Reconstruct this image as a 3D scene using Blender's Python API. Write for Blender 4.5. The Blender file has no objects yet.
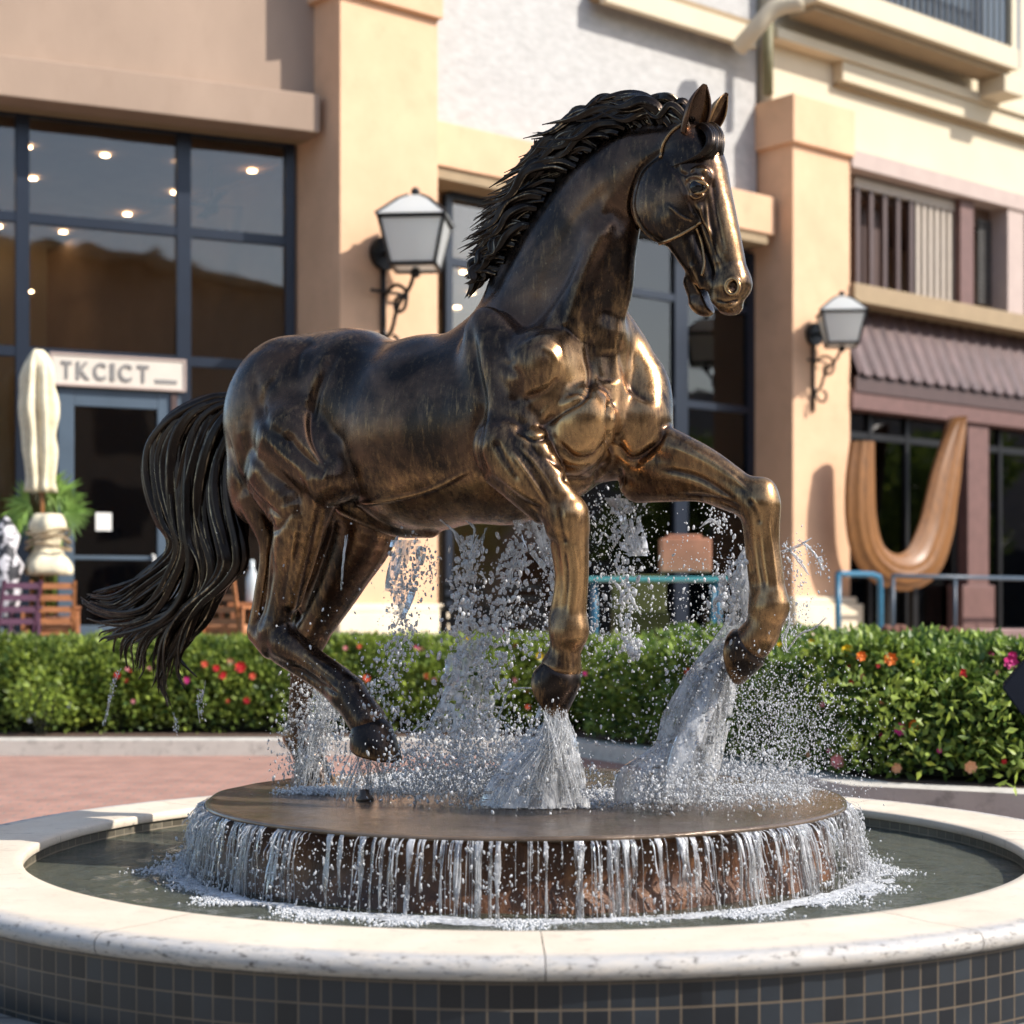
import bpy, bmesh, math, random, os
import numpy as np
from mathutils import Vector, Matrix
from mathutils.bvhtree import BVHTree
PI = math.pi
random.seed(7)
RNG = np.random.default_rng(11)
SC = bpy.context.scene
COL = SC.collection
F, CX, HY, EYE = 1750.0, 512.0, 610.0, 1.5      # focal length in pixels, principal column, horizon row, eye height

# ------------------------------------------------------------------ object helpers
def tag(o, label=None, cat=None, group=None, kind=None):
    if label: o['label'] = label
    if cat: o['category'] = cat
    if group: o['group'] = group
    if kind: o['kind'] = kind
    return o

def empty(name, loc=(0, 0, 0), rz=0.0, label=None, cat=None, group=None):
    o = bpy.data.objects.new(name, None)
    COL.objects.link(o)
    o.location = loc
    o.rotation_euler = (0, 0, rz)
    o.empty_display_size = 0.2
    return tag(o, label, cat, group)

def link(name, me, mat=None, parent=None, smooth=False):
    o = bpy.data.objects.new(name, me)
    COL.objects.link(o)
    if mat is not None:
        me.materials.append(mat)
    if parent is not None:
        o.parent = parent
        # geometry is given in world coordinates: undo the parent's transform
        M = Matrix.Translation(parent.location) @ Matrix.Rotation(parent.rotation_euler.z, 4, 'Z')
        p = parent
        while p.parent is not None:
            p = p.parent
            M = (Matrix.Translation(p.location) @ Matrix.Rotation(p.rotation_euler.z, 4, 'Z')) @ M
        me.transform(M.inverted())
    if smooth:
        me.polygons.foreach_set('use_smooth', [True] * len(me.polygons))
    me.update()
    return o

def npmesh(name, V, Fc, mat=None, parent=None, smooth=False, uv=None, attrs=None):
    """V (n,3); Fc (m,k) or list of such arrays with different k"""
    V = np.asarray(V, dtype=np.float32)
    if not isinstance(Fc, list): Fc = [Fc]
    Fc = [np.asarray(f, dtype=np.int32) for f in Fc if len(f)]
    me = bpy.data.meshes.new(name)
    me.vertices.add(len(V)); me.vertices.foreach_set('co', V.ravel())
    tot = sum(f.size for f in Fc); nf = sum(len(f) for f in Fc)
    me.loops.add(tot); me.loops.foreach_set('vertex_index', np.concatenate([f.ravel() for f in Fc]))
    sizes = np.concatenate([np.full(len(f), f.shape[1], dtype=np.int32) for f in Fc])
    starts = np.concatenate([[0], np.cumsum(sizes)[:-1]]).astype(np.int32)
    me.polygons.add(nf)
    me.polygons.foreach_set('loop_start', starts)
    me.polygons.foreach_set('loop_total', sizes)
    if uv is not None:
        l = me.uv_layers.new(name='UVMap')
        vi = np.concatenate([f.ravel() for f in Fc])
        l.data.foreach_set('uv', np.asarray(uv, dtype=np.float32)[vi].ravel())
    if attrs:
        for k, a in attrs.items():
            at = me.attributes.new(k, 'FLOAT', 'POINT')
            at.data.foreach_set('value', np.asarray(a, dtype=np.float32))
    me.update(calc_edges=True)
    me.validate()
    return link(name, me, mat, parent, smooth)

class MB:
    """collects simple shapes, world coordinates, one mesh"""
    def __init__(s): s.v = []; s.f = []; s.uv = None
    def add(s, V, Fs):
        n = len(s.v)
        s.v += [tuple(p) for p in V]
        s.f += [tuple(i + n for i in f) for f in Fs]
    def hexa(s, P):     # 8 points: bottom 4 (ccw) then top 4
        s.add(P, [(3, 2, 1, 0), (4, 5, 6, 7), (0, 1, 5, 4), (1, 2, 6, 5), (2, 3, 7, 6), (3, 0, 4, 7)])
    def box(s, x0, x1, y0, y1, z0, z1):
        s.hexa([(x0, y0, z0), (x1, y0, z0), (x1, y1, z0), (x0, y1, z0), (x0, y0, z1), (x1, y0, z1), (x1, y1, z1), (x0, y1, z1)])
    def cbox(s, c, size, M=None):
        hx, hy, hz = [q / 2 for q in size]
        P = [Vector(p) for p in [(-hx, -hy, -hz), (hx, -hy, -hz), (hx, hy, -hz), (-hx, hy, -hz), (-hx, -hy, hz), (hx, -hy, hz), (hx, hy, hz), (-hx, hy, hz)]]
        if M is not None: P = [M @ p for p in P]
        s.hexa([p + Vector(c) for p in P])
    def tube(s, pts, rad, n=10, cap=True, closed=False):
        pts = [Vector(p) for p in pts]
        if not hasattr(rad, '__len__'): rad = [rad] * len(pts)
        N = len(pts); base = len(s.v)
        up = None
        for i, p in enumerate(pts):
            a = pts[(i - 1) % N] if closed else pts[max(i - 1, 0)]
            b = pts[(i + 1) % N] if closed else pts[min(i + 1, N - 1)]
            t = (b - a).normalized() if (b - a).length > 1e-9 else Vector((0, 0, 1))
            if up is None:
                up = t.orthogonal().normalized()
            up = (up - t * up.dot(t)).normalized()
            w = t.cross(up)
            for k in range(n):
                an = 2 * PI * k / n
                s.v.append(tuple(p + (up * math.cos(an) + w * math.sin(an)) * rad[i]))
        M = N if closed else N - 1
        for i in range(M):
            for k in range(n):
                a = base + i * n + k; b = base + i * n + (k + 1) % n
                c = base + ((i + 1) % N) * n + (k + 1) % n; d = base + ((i + 1) % N) * n + k
                s.f.append((a, b, c, d))
        if cap and not closed:
            s.f.append(tuple(base + k for k in reversed(range(n))))
            s.f.append(tuple(base + (N - 1) * n + k for k in range(n)))
    def lathe(s, c, prof, n=24, caps=True):
        """prof list of (r,z); around z through c"""
        base = len(s.v); c = Vector(c)
        for r, z in prof:
            for k in range(n):
                an = 2 * PI * k / n
                s.v.append((c.x + r * math.cos(an), c.y + r * math.sin(an), c.z + z))
        for i in range(len(prof) - 1):
            for k in range(n):
                s.f.append((base + i * n + k, base + i * n + (k + 1) % n, base + (i + 1) * n + (k + 1) % n, base + (i + 1) * n + k))
        if caps and prof[0][0] > 1e-4: s.f.append(tuple(base + k for k in reversed(range(n))))
        if caps and prof[-1][0] > 1e-4: s.f.append(tuple(base + (len(prof) - 1) * n + k for k in range(n)))
    def ball(s, c, r, nu=14, nv=9, sq=(1, 1, 1)):
        base = len(s.v)
        for j in range(nv + 1):
            th = PI * j / nv
            for k in range(nu):
                an = 2 * PI * k / nu
                s.v.append((c[0] + r * sq[0] * math.sin(th) * math.cos(an), c[1] + r * sq[1] * math.sin(th) * math.sin(an), c[2] + r * sq[2] * math.cos(th)))
        for j in range(nv):
            for k in range(nu):
                s.f.append((base + j * nu + k, base + (j + 1) * nu + k, base + (j + 1) * nu + (k + 1) % nu, base + j * nu + (k + 1) % nu))
    def build(s, name, mat, parent=None, smooth=False, bevel=0.0, autosmooth=None):
        me = bpy.data.meshes.new(name)
        me.from_pydata(s.v, [], s.f)
        bm = bmesh.new(); bm.from_mesh(me)
        bmesh.ops.remove_doubles(bm, verts=bm.verts, dist=1e-6)
        bmesh.ops.recalc_face_normals(bm, faces=bm.faces)
        if bevel > 0:
            es = [e for e in bm.edges if len(e.link_faces) == 2 and e.calc_face_angle(0) > 0.6]
            bmesh.ops.bevel(bm, geom=es, offset=bevel, segments=2, affect='EDGES', profile=0.6, clamp_overlap=True)
        bm.to_mesh(me); bm.free()
        return link(name, me, mat, parent, smooth)

def catmull(pts, n):
    P = np.array(pts, dtype=float)
    P = np.vstack([2 * P[0] - P[1], P, 2 * P[-1] - P[-2]])
    m = len(P) - 3
    out = []
    for t in np.linspace(0, m - 1e-6, n):
        i = int(t); u = t - i
        a, b, c, d = P[i:i + 4]
        out.append(0.5 * ((2 * b) + (c - a) * u + (2 * a - 5 * b + 4 * c - d) * u * u + (3 * b - a - 3 * c + d) * u ** 3))
    return np.array(out)

def at(px, py, Y):          # the point at depth Y seen at a photograph position
    return Vector(((px - CX) * Y / F, Y, EYE + (HY - py) * Y / F))

# ------------------------------------------------------------------ material helpers
def new_mat(name):
    m = bpy.data.materials.new(name); m.use_nodes = True
    nt = m.node_tree; nt.nodes.clear()
    out = nt.nodes.new('ShaderNodeOutputMaterial')
    return m, nt, out

def N(nt, typ, **kw):
    n = nt.nodes.new(typ)
    for k, v in kw.items():
        if k.startswith('i_'):
            n.inputs[k[2:].replace('_', ' ')].default_value = v
        else: setattr(n, k, v)
    return n

def L(nt, a, b): nt.links.new(a, b)

def ramp(nt, fac, stops):
    r = nt.nodes.new('ShaderNodeValToRGB')
    while len(r.color_ramp.elements) < len(stops): r.color_ramp.elements.new(0.5)
    for e, (p, c) in zip(r.color_ramp.elements, stops):
        e.position = p; e.color = (c[0], c[1], c[2], 1) if hasattr(c, '__len__') else (c, c, c, 1)
    L(nt, fac, r.inputs[0])
    return r.outputs[0]

def mixc(nt, fac, a, b, mode='MIX'):
    n = nt.nodes.new('ShaderNodeMix'); n.data_type = 'RGBA'; n.blend_type = mode
    for s, v in ((n.inputs[0], fac), (n.inputs[6], a), (n.inputs[7], b)):
        if isinstance(v, (int, float)): s.default_value = v if s.type == 'VALUE' else (v, v, v, 1)
        elif isinstance(v, tuple): s.default_value = (*v[:3], 1)
        else: L(nt, v, s)
    return n.outputs[2]

def mathn(nt, op, a, b=None, clamp=False):
    n = nt.nodes.new('ShaderNodeMath'); n.operation = op; n.use_clamp = clamp
    for s, v in ((n.inputs[0], a), (n.inputs[1], b)):
        if v is None: continue
        if isinstance(v, (int, float)): s.default_value = v
        else: L(nt, v, s)
    return n.outputs[0]

def noise(nt, scale, detail=4, rough=0.55, vec=None, dist=0.0):
    n = N(nt, 'ShaderNodeTexNoise'); n.inputs['Scale'].default_value = scale
    n.inputs['Detail'].default_value = detail; n.inputs['Roughness'].default_value = rough
    n.inputs['Distortion'].default_value = dist
    if vec is not None: L(nt, vec, n.inputs['Vector'])
    return n.outputs['Fac']

def world_pos(nt, sc=(1, 1, 1), rot=(0, 0, 0)):
    g = N(nt, 'ShaderNodeNewGeometry'); m = N(nt, 'ShaderNodeMapping')
    m.inputs['Scale'].default_value = sc; m.inputs['Rotation'].default_value = rot
    L(nt, g.outputs['Position'], m.inputs['Vector'])
    return m.outputs['Vector']

def pbr(name, col, rough=0.6, metal=0.0, var=0.15, vscale=3.0, bump=0.0, bscale=40.0, spec=0.5, stretch=(1, 1, 1), dirt=0.0, dirtcol=(0.05, 0.04, 0.03)):
    m, nt, out = new_mat(name)
    p = N(nt, 'ShaderNodeBsdfPrincipled')
    v = world_pos(nt, stretch)
    a = noise(nt, vscale, 6, 0.6, v)
    lo = tuple(c * (1 - var) for c in col); hi = tuple(min(1, c * (1 + var)) for c in col)
    c = ramp(nt, a, [(0.3, lo), (0.7, hi)])
    if dirt > 0:
        d = noise(nt, vscale * 2.7, 8, 0.65, v)
        dm = ramp(nt, d, [(0.52, 0.0), (0.75, dirt)])
        c = mixc(nt, dm, c, dirtcol)
    L(nt, c, p.inputs['Base Color'])
    p.inputs['Roughness'].default_value = rough; p.inputs['Metallic'].default_value = metal
    p.inputs['Specular IOR Level'].default_value = spec
    if bump > 0:
        b = N(nt, 'ShaderNodeBump'); b.inputs['Strength'].default_value = bump; b.inputs['Distance'].default_value = 0.01
        L(nt, noise(nt, bscale, 5, 0.6, v), b.inputs['Height']); L(nt, b.outputs[0], p.inputs['Normal'])
    L(nt, p.outputs[0], out.inputs[0])
    return m

def emit_mat(name, col, s):
    m, nt, out = new_mat(name)
    e = N(nt, 'ShaderNodeEmission'); e.inputs[0].default_value = (*col, 1); e.inputs[1].default_value = s
    L(nt, e.outputs[0], out.inputs[0]); return m
# ================================================================== THE BRONZE HORSE
TH = math.radians(35.0)
Cc, Ss = math.cos(TH), math.sin(TH)
OX, OY = -0.39, 9.4
OBN = -(OX * Ss + OY * Cc)                      # O . bn with bn = (-s,-c)

def q(px, py, b=0.0):
    """photo position on the plane a lateral distance b from the horse's mid plane -> local (a,b,z)"""
    xr = (px - CX) / F
    Y = -(b + OBN) / (xr * Ss + Cc)
    X = xr * Y
    a = (X - OX) * Cc - (Y - OY) * Ss
    return np.array([a, b, EYE + (HY - py) * Y / F])

def loc2w(P):
    P = np.asarray(P); a, b, z = P[..., 0], P[..., 1], P[..., 2]
    return np.stack([OX + a * Cc - b * Ss, OY - a * Ss - b * Cc, z], -1)

PXM = 9.4 / F                                     # metres in one photo pixel at the horse
class Field:
    def __init__(s, lo, hi, h):
        s.lo = np.array(lo, float); s.h = h
        s.n = np.ceil((np.array(hi) - s.lo) / h).astype(int) + 1
        s.F = np.full(tuple(s.n), 0.4, dtype=np.float32)
        s.ax = [s.lo[i] + h * np.arange(s.n[i], dtype=np.float32) for i in range(3)]
        s.ax = [x.astype(np.float32) for x in s.ax]
    def window(s, lo, hi):
        i0 = np.maximum(np.floor((np.array(lo) - s.lo) / s.h).astype(int), 0)
        i1 = np.minimum(np.ceil((np.array(hi) - s.lo) / s.h).astype(int) + 1, s.n)
        if (i1 <= i0).any(): return None
        sl = tuple(slice(a, b) for a, b in zip(i0, i1))
        return sl, s.ax[0][sl[0]][:, None, None], s.ax[1][sl[1]][None, :, None], s.ax[2][sl[2]][None, None, :]
    def blend(s, sl, d, k, op):
        A = s.F[sl]
        if op == '+':
            h = np.maximum(k - np.abs(A - d), 0) / k
            s.F[sl] = np.minimum(A, d) - h * h * (k * 0.25)
        else:
            d = -d
            h = np.maximum(k - np.abs(A - d), 0) / k
            s.F[sl] = np.maximum(A, d) + h * h * (k * 0.25)
    def ell(s, c, r, k=0.06, pitch=0.0, yaw=0.0, op='+'):
        """ellipsoid, pitch in degrees tilts the a axis up, yaw turns it in the a-b plane"""
        c = np.asarray(c, float); R = max(r) + k + 0.03
        w = s.window(c - R, c + R)
        if w is None: return
        sl, a, b, z = w
        a = a - c[0]; b = b - c[1]; z = z - c[2]
        if yaw:
            cy, sy = math.cos(math.radians(yaw)), math.sin(math.radians(yaw))
            a, b = a * cy + b * sy, -a * sy + b * cy
        if pitch:
            cp, sp = math.cos(math.radians(pitch)), math.sin(math.radians(pitch))
            a, z = a * cp + z * sp, -a * sp + z * cp
        k0 = np.sqrt((a / r[0]) ** 2 + (b / r[1]) ** 2 + (z / r[2]) ** 2)
        k1 = np.sqrt((a / r[0] ** 2) ** 2 + (b / r[1] ** 2) ** 2 + (z / r[2] ** 2) ** 2) + 1e-6
        s.blend(sl, (k0 * (k0 - 1) / k1).astype(np.float32), k, op)
    def seg(s, p0, p1, r0, r1, k=0.05, sq=1.0, op='+'):
        p0 = np.asarray(p0, float); p1 = np.asarray(p1, float)
        R = max(r0, r1) + k + 0.03
        w = s.window(np.minimum(p0, p1) - R, np.maximum(p0, p1) + R)
        if w is None: return
        sl, a, b, z = w
        d = p1 - p0; d = d * np.array([1, 1 / sq, 1]); dd = max(float(d @ d), 1e-9)
        a = a - p0[0]; b = (b - p0[1]) / sq; z = z - p0[2]
        t = np.clip((a * d[0] + b * d[1] + z * d[2]) / dd, 0, 1)
        D = np.sqrt((a - t * d[0]) ** 2 + (b - t * d[1]) ** 2 + (z - t * d[2]) ** 2) - (r0 + (r1 - r0) * t)
        s.blend(sl, D.astype(np.float32), k, op)
    def chain(s, pts, k=0.05, sq=1.0, op='+'):
        """pts: (px,py,b,r_px)"""
        P = np.array([list(q(*u[:3])) + [u[3] * PXM] for u in pts])
        if len(P) > 2: P = catmull(P, (len(P) - 1) * 6 + 1)
        rm = P[:, 3].max() + k + 0.03
        w = s.window(P[:, :3].min(0) - rm, P[:, :3].max(0) + rm)
        if w is None: return
        sl, a, b, z = w; D = None
        for u, v in zip(P[:-1], P[1:]):
            d = (v - u)[:3] * np.array([1, 1 / sq, 1]); dd = max(float(d @ d), 1e-9)
            aa = a - u[0]; bb = (b - u[1]) / sq; zz = z - u[2]
            t = np.clip((aa * d[0] + bb * d[1] + zz * d[2]) / dd, 0, 1)
            e = np.sqrt((aa - t * d[0]) ** 2 + (bb - t * d[1]) ** 2 + (zz - t * d[2]) ** 2)
            r = (u[3] + (v[3] - u[3]) * t)
            if D is None: D, Rr = e, r
            else:
                m = e < D; D = np.where(m, e, D); Rr = np.where(m, r, Rr)
        s.blend(sl, (D - Rr).astype(np.float32), k, op)
    def mesh(s):
        Fd = s.F; S = Fd < 0
        nx, ny, nz = Fd.shape
        cnt = np.zeros((nx - 1, ny - 1, nz - 1), np.uint8)
        for i in (0, 1):
            for j in (0, 1):
                for k in (0, 1):
                    cnt += S[i:nx - 1 + i, j:ny - 1 + j, k:nz - 1 + k]
        act = np.argwhere((cnt > 0) & (cnt < 8))
        idx = np.full(cnt.shape, -1, np.int32)
        idx[act[:, 0], act[:, 1], act[:, 2]] = np.arange(len(act))
        acc = np.zeros((len(act), 3)); num = np.zeros(len(act))
        cor = [(i, j, k) for i in (0, 1) for j in (0, 1) for k in (0, 1)]
        val = {c: Fd[act[:, 0] + c[0], act[:, 1] + c[1], act[:, 2] + c[2]].astype(float) for c in cor}
        for c in cor:
            for ax in range(3):
                if c[ax] == 1: continue
                e = list(c); e[ax] = 1; e = tuple(e)
                v0, v1 = val[c], val[e]
                m = (v0 < 0) != (v1 < 0)
                t = np.where(m, v0 / np.where(m, v0 - v1, 1), 0)
                p = np.tile(np.array(c, float), (len(act), 1)); p[:, ax] += t
                acc += p * m[:, None]; num += m
        V = s.lo + (act + acc / num[:, None]) * s.h
        quads = []
        for ax in range(3):
            u, v = (ax + 1) % 3, (ax + 2) % 3
            sa = [slice(None)] * 3; sb = [slice(None)] * 3
            sa[ax] = slice(0, -1); sb[ax] = slice(1, None)
            ch = np.argwhere(S[tuple(sa)] != S[tuple(sb)])
            ok = (ch[:, u] > 0) & (ch[:, v] > 0) & (ch[:, u] < Fd.shape[u] - 1) & (ch[:, v] < Fd.shape[v] - 1)
            ch = ch[ok]
            def g(du, dv):
                c = ch.copy(); c[:, u] += du; c[:, v] += dv
                return idx[c[:, 0], c[:, 1], c[:, 2]]
            Q = np.stack([g(-1, -1), g(0, -1), g(0, 0), g(-1, 0)], 1)
            flip = S[ch[:, 0], ch[:, 1], ch[:, 2]]
            Q[~flip] = Q[~flip][:, ::-1]
            quads.append(Q)
        return V, np.concatenate(quads)

def build_field(fd):
    E, G, CH = fd.ell, fd.seg, fd.chain
    # ---- trunk
    E(q(312, 412), (0.47, 0.40, 0.44), 0.10)                    # croup
    E(q(352, 404), (0.42, 0.38, 0.42), 0.10)
    E(q(430, 433), (0.62, 0.43, 0.53), 0.12)                    # barrel
    E(q(505, 424), (0.50, 0.40, 0.53), 0.12)
    E(q(556, 410), (0.38, 0.37, 0.46), 0.12)                    # front of the chest
    E(q(500, 350), (0.34, 0.20, 0.24), 0.10, pitch=25)          # withers
    for sd in (1, -1):
        # ---- haunch
        E(q(278 + (0 if sd > 0 else 25), 412, 0.20 * sd), (0.34, 0.25, 0.42), 0.07, pitch=-20)
        E(q(262 + (0 if sd > 0 else 25), 462, 0.22 * sd), (0.20, 0.19, 0.36), 0.05, pitch=-12)
        # shoulder blade and point of shoulder
        A = q(548, 372, 0); dz = lambda a, z: np.array([A[0] + a, 0, A[2] + z])
        def pt(a, b, z): return np.array([A[0] + a, b * sd, A[2] + z])
        E(pt(-0.10, 0.27, -0.02), (0.19, 0.13, 0.36), 0.07, pitch=24)
        E(pt(0.13, 0.27, -0.02), (0.18, 0.155, 0.20), 0.07, pitch=-10)    # point of the shoulder
        E(pt(0.02, 0.31, -0.30), (0.14, 0.12, 0.26), 0.045, pitch=35)    # upper arm
        # breast lobes
        E(q(583, 424, 0.175) if sd > 0 else q(640, 424, -0.175), (0.165, 0.165, 0.20), 0.03, pitch=-12)
        E(pt(0.24, 0.19, -0.42), (0.17, 0.14, 0.14), 0.05)
    E(q(634, 362, -0.20), (0.11, 0.11, 0.25), 0.10, pitch=26)      # far point of the shoulder
    E(q(612, 325, -0.12), (0.10, 0.09, 0.16), 0.08, pitch=30)
    E(q(648, 398, -0.24), (0.12, 0.12, 0.20), 0.05)
    CH([(606, 335, 0, 20), (607, 362, 0, 18), (609, 392, 0, 17), (611, 420, 0, 15)], 0.07)
    # ---- neck (thick, arched)
    CH([(528, 362, 0, 66), (548, 300, 0, 56), (572, 245, 0, 49), (604, 196, 0, 42), (640, 165, 0, 35), (672, 150, 0, 30)], 0.10, sq=0.60)
    CH([(490, 330, 0, 18), (512, 268, 0, 17), (545, 216, 0, 15), (585, 170, 0, 14), (630, 143, 0, 12), (680, 133, 0, 11)], 0.06, sq=0.8)   # crest
    CH([(606, 335, 0, 13), (618, 290, 0, 14), (622, 250, 0, 14), (628, 216, 0, 14)], 0.035, sq=0.9)      # windpipe
    for sd in (1, -1):
        CH([(560 + 12 * (sd < 0), 350, 0.13 * sd, 26), (586 + 12 * (sd < 0), 290, 0.10 * sd, 20), (602 + 10 * (sd < 0), 240, 0.08 * sd, 18)], 0.09)   # side strap muscle
    # ---- head
    CH([(686, 148, 0, 25), (697, 168, 0, 27), (709, 200, 0, 22), (722, 240, 0, 17.5), (730, 272, 0, 15.5)], 0.05, sq=0.9)
    for sd in (1, -1):
        fx = 0 if sd > 0 else 14
        E(q(670 + fx, 199, 0.085 * sd), (0.205, 0.085, 0.215), 0.030, pitch=8)             # cheek
        G(q(676 + fx, 222, 0.06 * sd), q(706 + fx * .5, 282, 0.035 * sd), 0.10, 0.052, 0.035)   # jaw bar
        G(q(703 + fx, 176, 0.115 * sd), q(694 + fx, 192, 0.125 * sd), 0.035, 0.032, 0.03)      # brow to eye
        G(q(700 + fx, 210, 0.10 * sd), q(719 + fx * .4, 268, 0.055 * sd), 0.022, 0.016, 0.03)       # facial crest
    # muzzle
    E(q(731, 287, 0), (0.085, 0.10, 0.105), 0.04, pitch=-70)
    E(q(726, 303, 0), (0.085, 0.085, 0.055), 0.03, pitch=-25)       # upper lip
    G(q(696, 282, 0), q(700, 300, 0), 0.062, 0.050, 0.03)      # lower jaw
    E(q(702, 306, 0), (0.070, 0.060, 0.045), 0.02, pitch=-35)    # chin and lower lip
    G(q(699, 276, 0.0), q(718, 312, 0.0), 0.012, 0.026, 0.010, sq=8.0, op='-')     # the open mouth
    for sd in (1, -1):
        E(q(732.5, 286.5, 0.088 * sd), (0.035, 0.035, 0.042), 0.02, op='+')
        E(q(733, 286.5, 0.117 * sd), (0.026, 0.045, 0.031), 0.006, op='-')
        # eye socket
        E(q(698, 188, 0.17 * sd), (0.045, 0.035, 0.030), 0.012, op='-')
    # ---- near foreleg (elbow, forearm, knee, cannon, fetlock)
    CH([(508, 448, 0.33, 33), (528, 474, 0.335, 28), (552, 500, 0.31, 21), (566, 516, 0.30, 18)], 0.035)
    CH([(532, 446, 0.36, 18), (560, 494, 0.34, 12)], 0.02)
    CH([(500, 470, 0.35, 17), (541, 512, 0.31, 11)], 0.02)
    E(q(569, 520, 0.30), (0.098, 0.09, 0.125), 0.05)
    E(q(558, 528, 0.30), (0.06, 0.07, 0.07), 0.025)
    CH([(572, 532, 0.29, 15.5), (575, 575, 0.28, 12.5), (572, 615, 0.27, 13)], 0.03)
    CH([(560, 545, 0.29, 9), (564, 580, 0.28, 8.5), (559, 618, 0.27, 9.5)], 0.02)
    E(q(569, 630, 0.27), (0.104, 0.09, 0.10), 0.035)
    CH([(568, 638, 0.27, 15), (565, 652, 0.268, 15), (562, 665, 0.265, 19)], 0.03)
    # ---- far foreleg
    CH([(628, 432, -0.20, 34), (655, 462, -0.25, 32), (700, 474, -0.26, 25), (745, 497, -0.25, 18)], 0.05)
    CH([(650, 440, -0.18, 20), (705, 462, -0.20, 14), (742, 486, -0.22, 11)], 0.02)
    CH([(640, 482, -0.22, 20), (700, 488, -0.23, 12)], 0.02)
    E(q(759, 501, -0.25), (0.094, 0.09, 0.12), 0.05, pitch=-20)
    CH([(761, 508, -0.25, 18), (765, 545, -0.25, 13.5), (771, 590, -0.25, 13)], 0.03)
    CH([(752, 520, -0.25, 9), (755, 560, -0.25, 8), (760, 594, -0.25, 9)], 0.02)
    E(q(769, 606, -0.25), (0.104, 0.088, 0.10), 0.035)
    CH([(768, 612, -0.25, 15), (762, 630, -0.25, 17), (754, 641, -0.25, 18)], 0.03)
    # ---- near hind leg
    CH([(300, 440, 0.28, 46), (330, 478, 0.33, 28)], 0.06)
    CH([(285, 478, 0.27, 40), (300, 520, 0.30, 29), (291, 560, 0.28, 22), (283, 600, 0.27, 17), (276, 628, 0.27, 17)], 0.04)
    CH([(322, 488, 0.32, 21), (307, 545, 0.31, 13), (292, 600, 0.28, 11)], 0.02)
    CH([(258, 500, 0.27, 22), (268, 545, 0.27, 10), (262, 592, 0.27, 8), (256, 628, 0.27, 9)], 0.02)   # tendon to the hock
    E(q(276, 632, 0.27), (0.12, 0.09, 0.115), 0.03)
    CH([(257, 634, 0.27, 10), (272, 645, 0.27, 15)], 0.02)
    CH([(286, 644, 0.27, 18.5), (315, 663, 0.26, 14), (338, 680, 0.26, 15)], 0.03)
    CH([(280, 656, 0.27, 9), (312, 677, 0.26, 8), (334, 692, 0.26, 10)], 0.02)
    E(q(346, 692, 0.26), (0.11, 0.09, 0.105), 0.03)
    CH([(350, 696, 0.26, 18), (368, 722, 0.26, 19)], 0.03)
    # ---- far hind leg
    CH([(335, 470, -0.24, 48), (366, 520, -0.27, 37), (345, 575, -0.26, 26), (315, 628, -0.25, 19)], 0.05)
    CH([(300, 500, -0.26, 30), (295, 570, -0.25, 14), (293, 625, -0.25, 11)], 0.03)
    E(q(309, 636, -0.25), (0.12, 0.09, 0.12), 0.03)
    CH([(306, 645, -0.25, 17), (301, 690, -0.25, 12.5), (299, 728, -0.25, 13.5)], 0.03)
    E(q(298, 736, -0.25), (0.095, 0.09, 0.09), 0.03)
    CH([(300, 742, -0.25, 14), (309, 760, -0.25, 16)], 0.03)
    CH([(322, 500, -0.1, 24), (318, 545, -0.2, 20), (306, 600, -0.22, 15)], 0.04)
    # sheath fold and flank fold
    CH([(352, 500, 0.10, 20), (395, 522, 0.0, 15), (430, 530, 0.0, 8)], 0.05)
    CH([(340, 455, 0.32, 14), (345, 485, 0.30, 12)], 0.05)

def shade_dist(P, poly):
    """distance in pixels from projected points P (n,2) to a polyline, and the position along it"""
    best = np.full(len(P), 1e9); tt = np.zeros(len(P))
    m = len(poly) - 1
    for i in range(m):
        a = np.array(poly[i], float); b = np.array(poly[i + 1], float)
        d = b - a
        t = np.clip(((P - a) @ d) / max(d @ d, 1e-9), 0, 1)
        D = np.linalg.norm(P - a - t[:, None] * d, axis=1)
        w = D < best
        best = np.where(w, D, best); tt = np.where(w, (i + t) / m, tt)
    return best, tt

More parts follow.
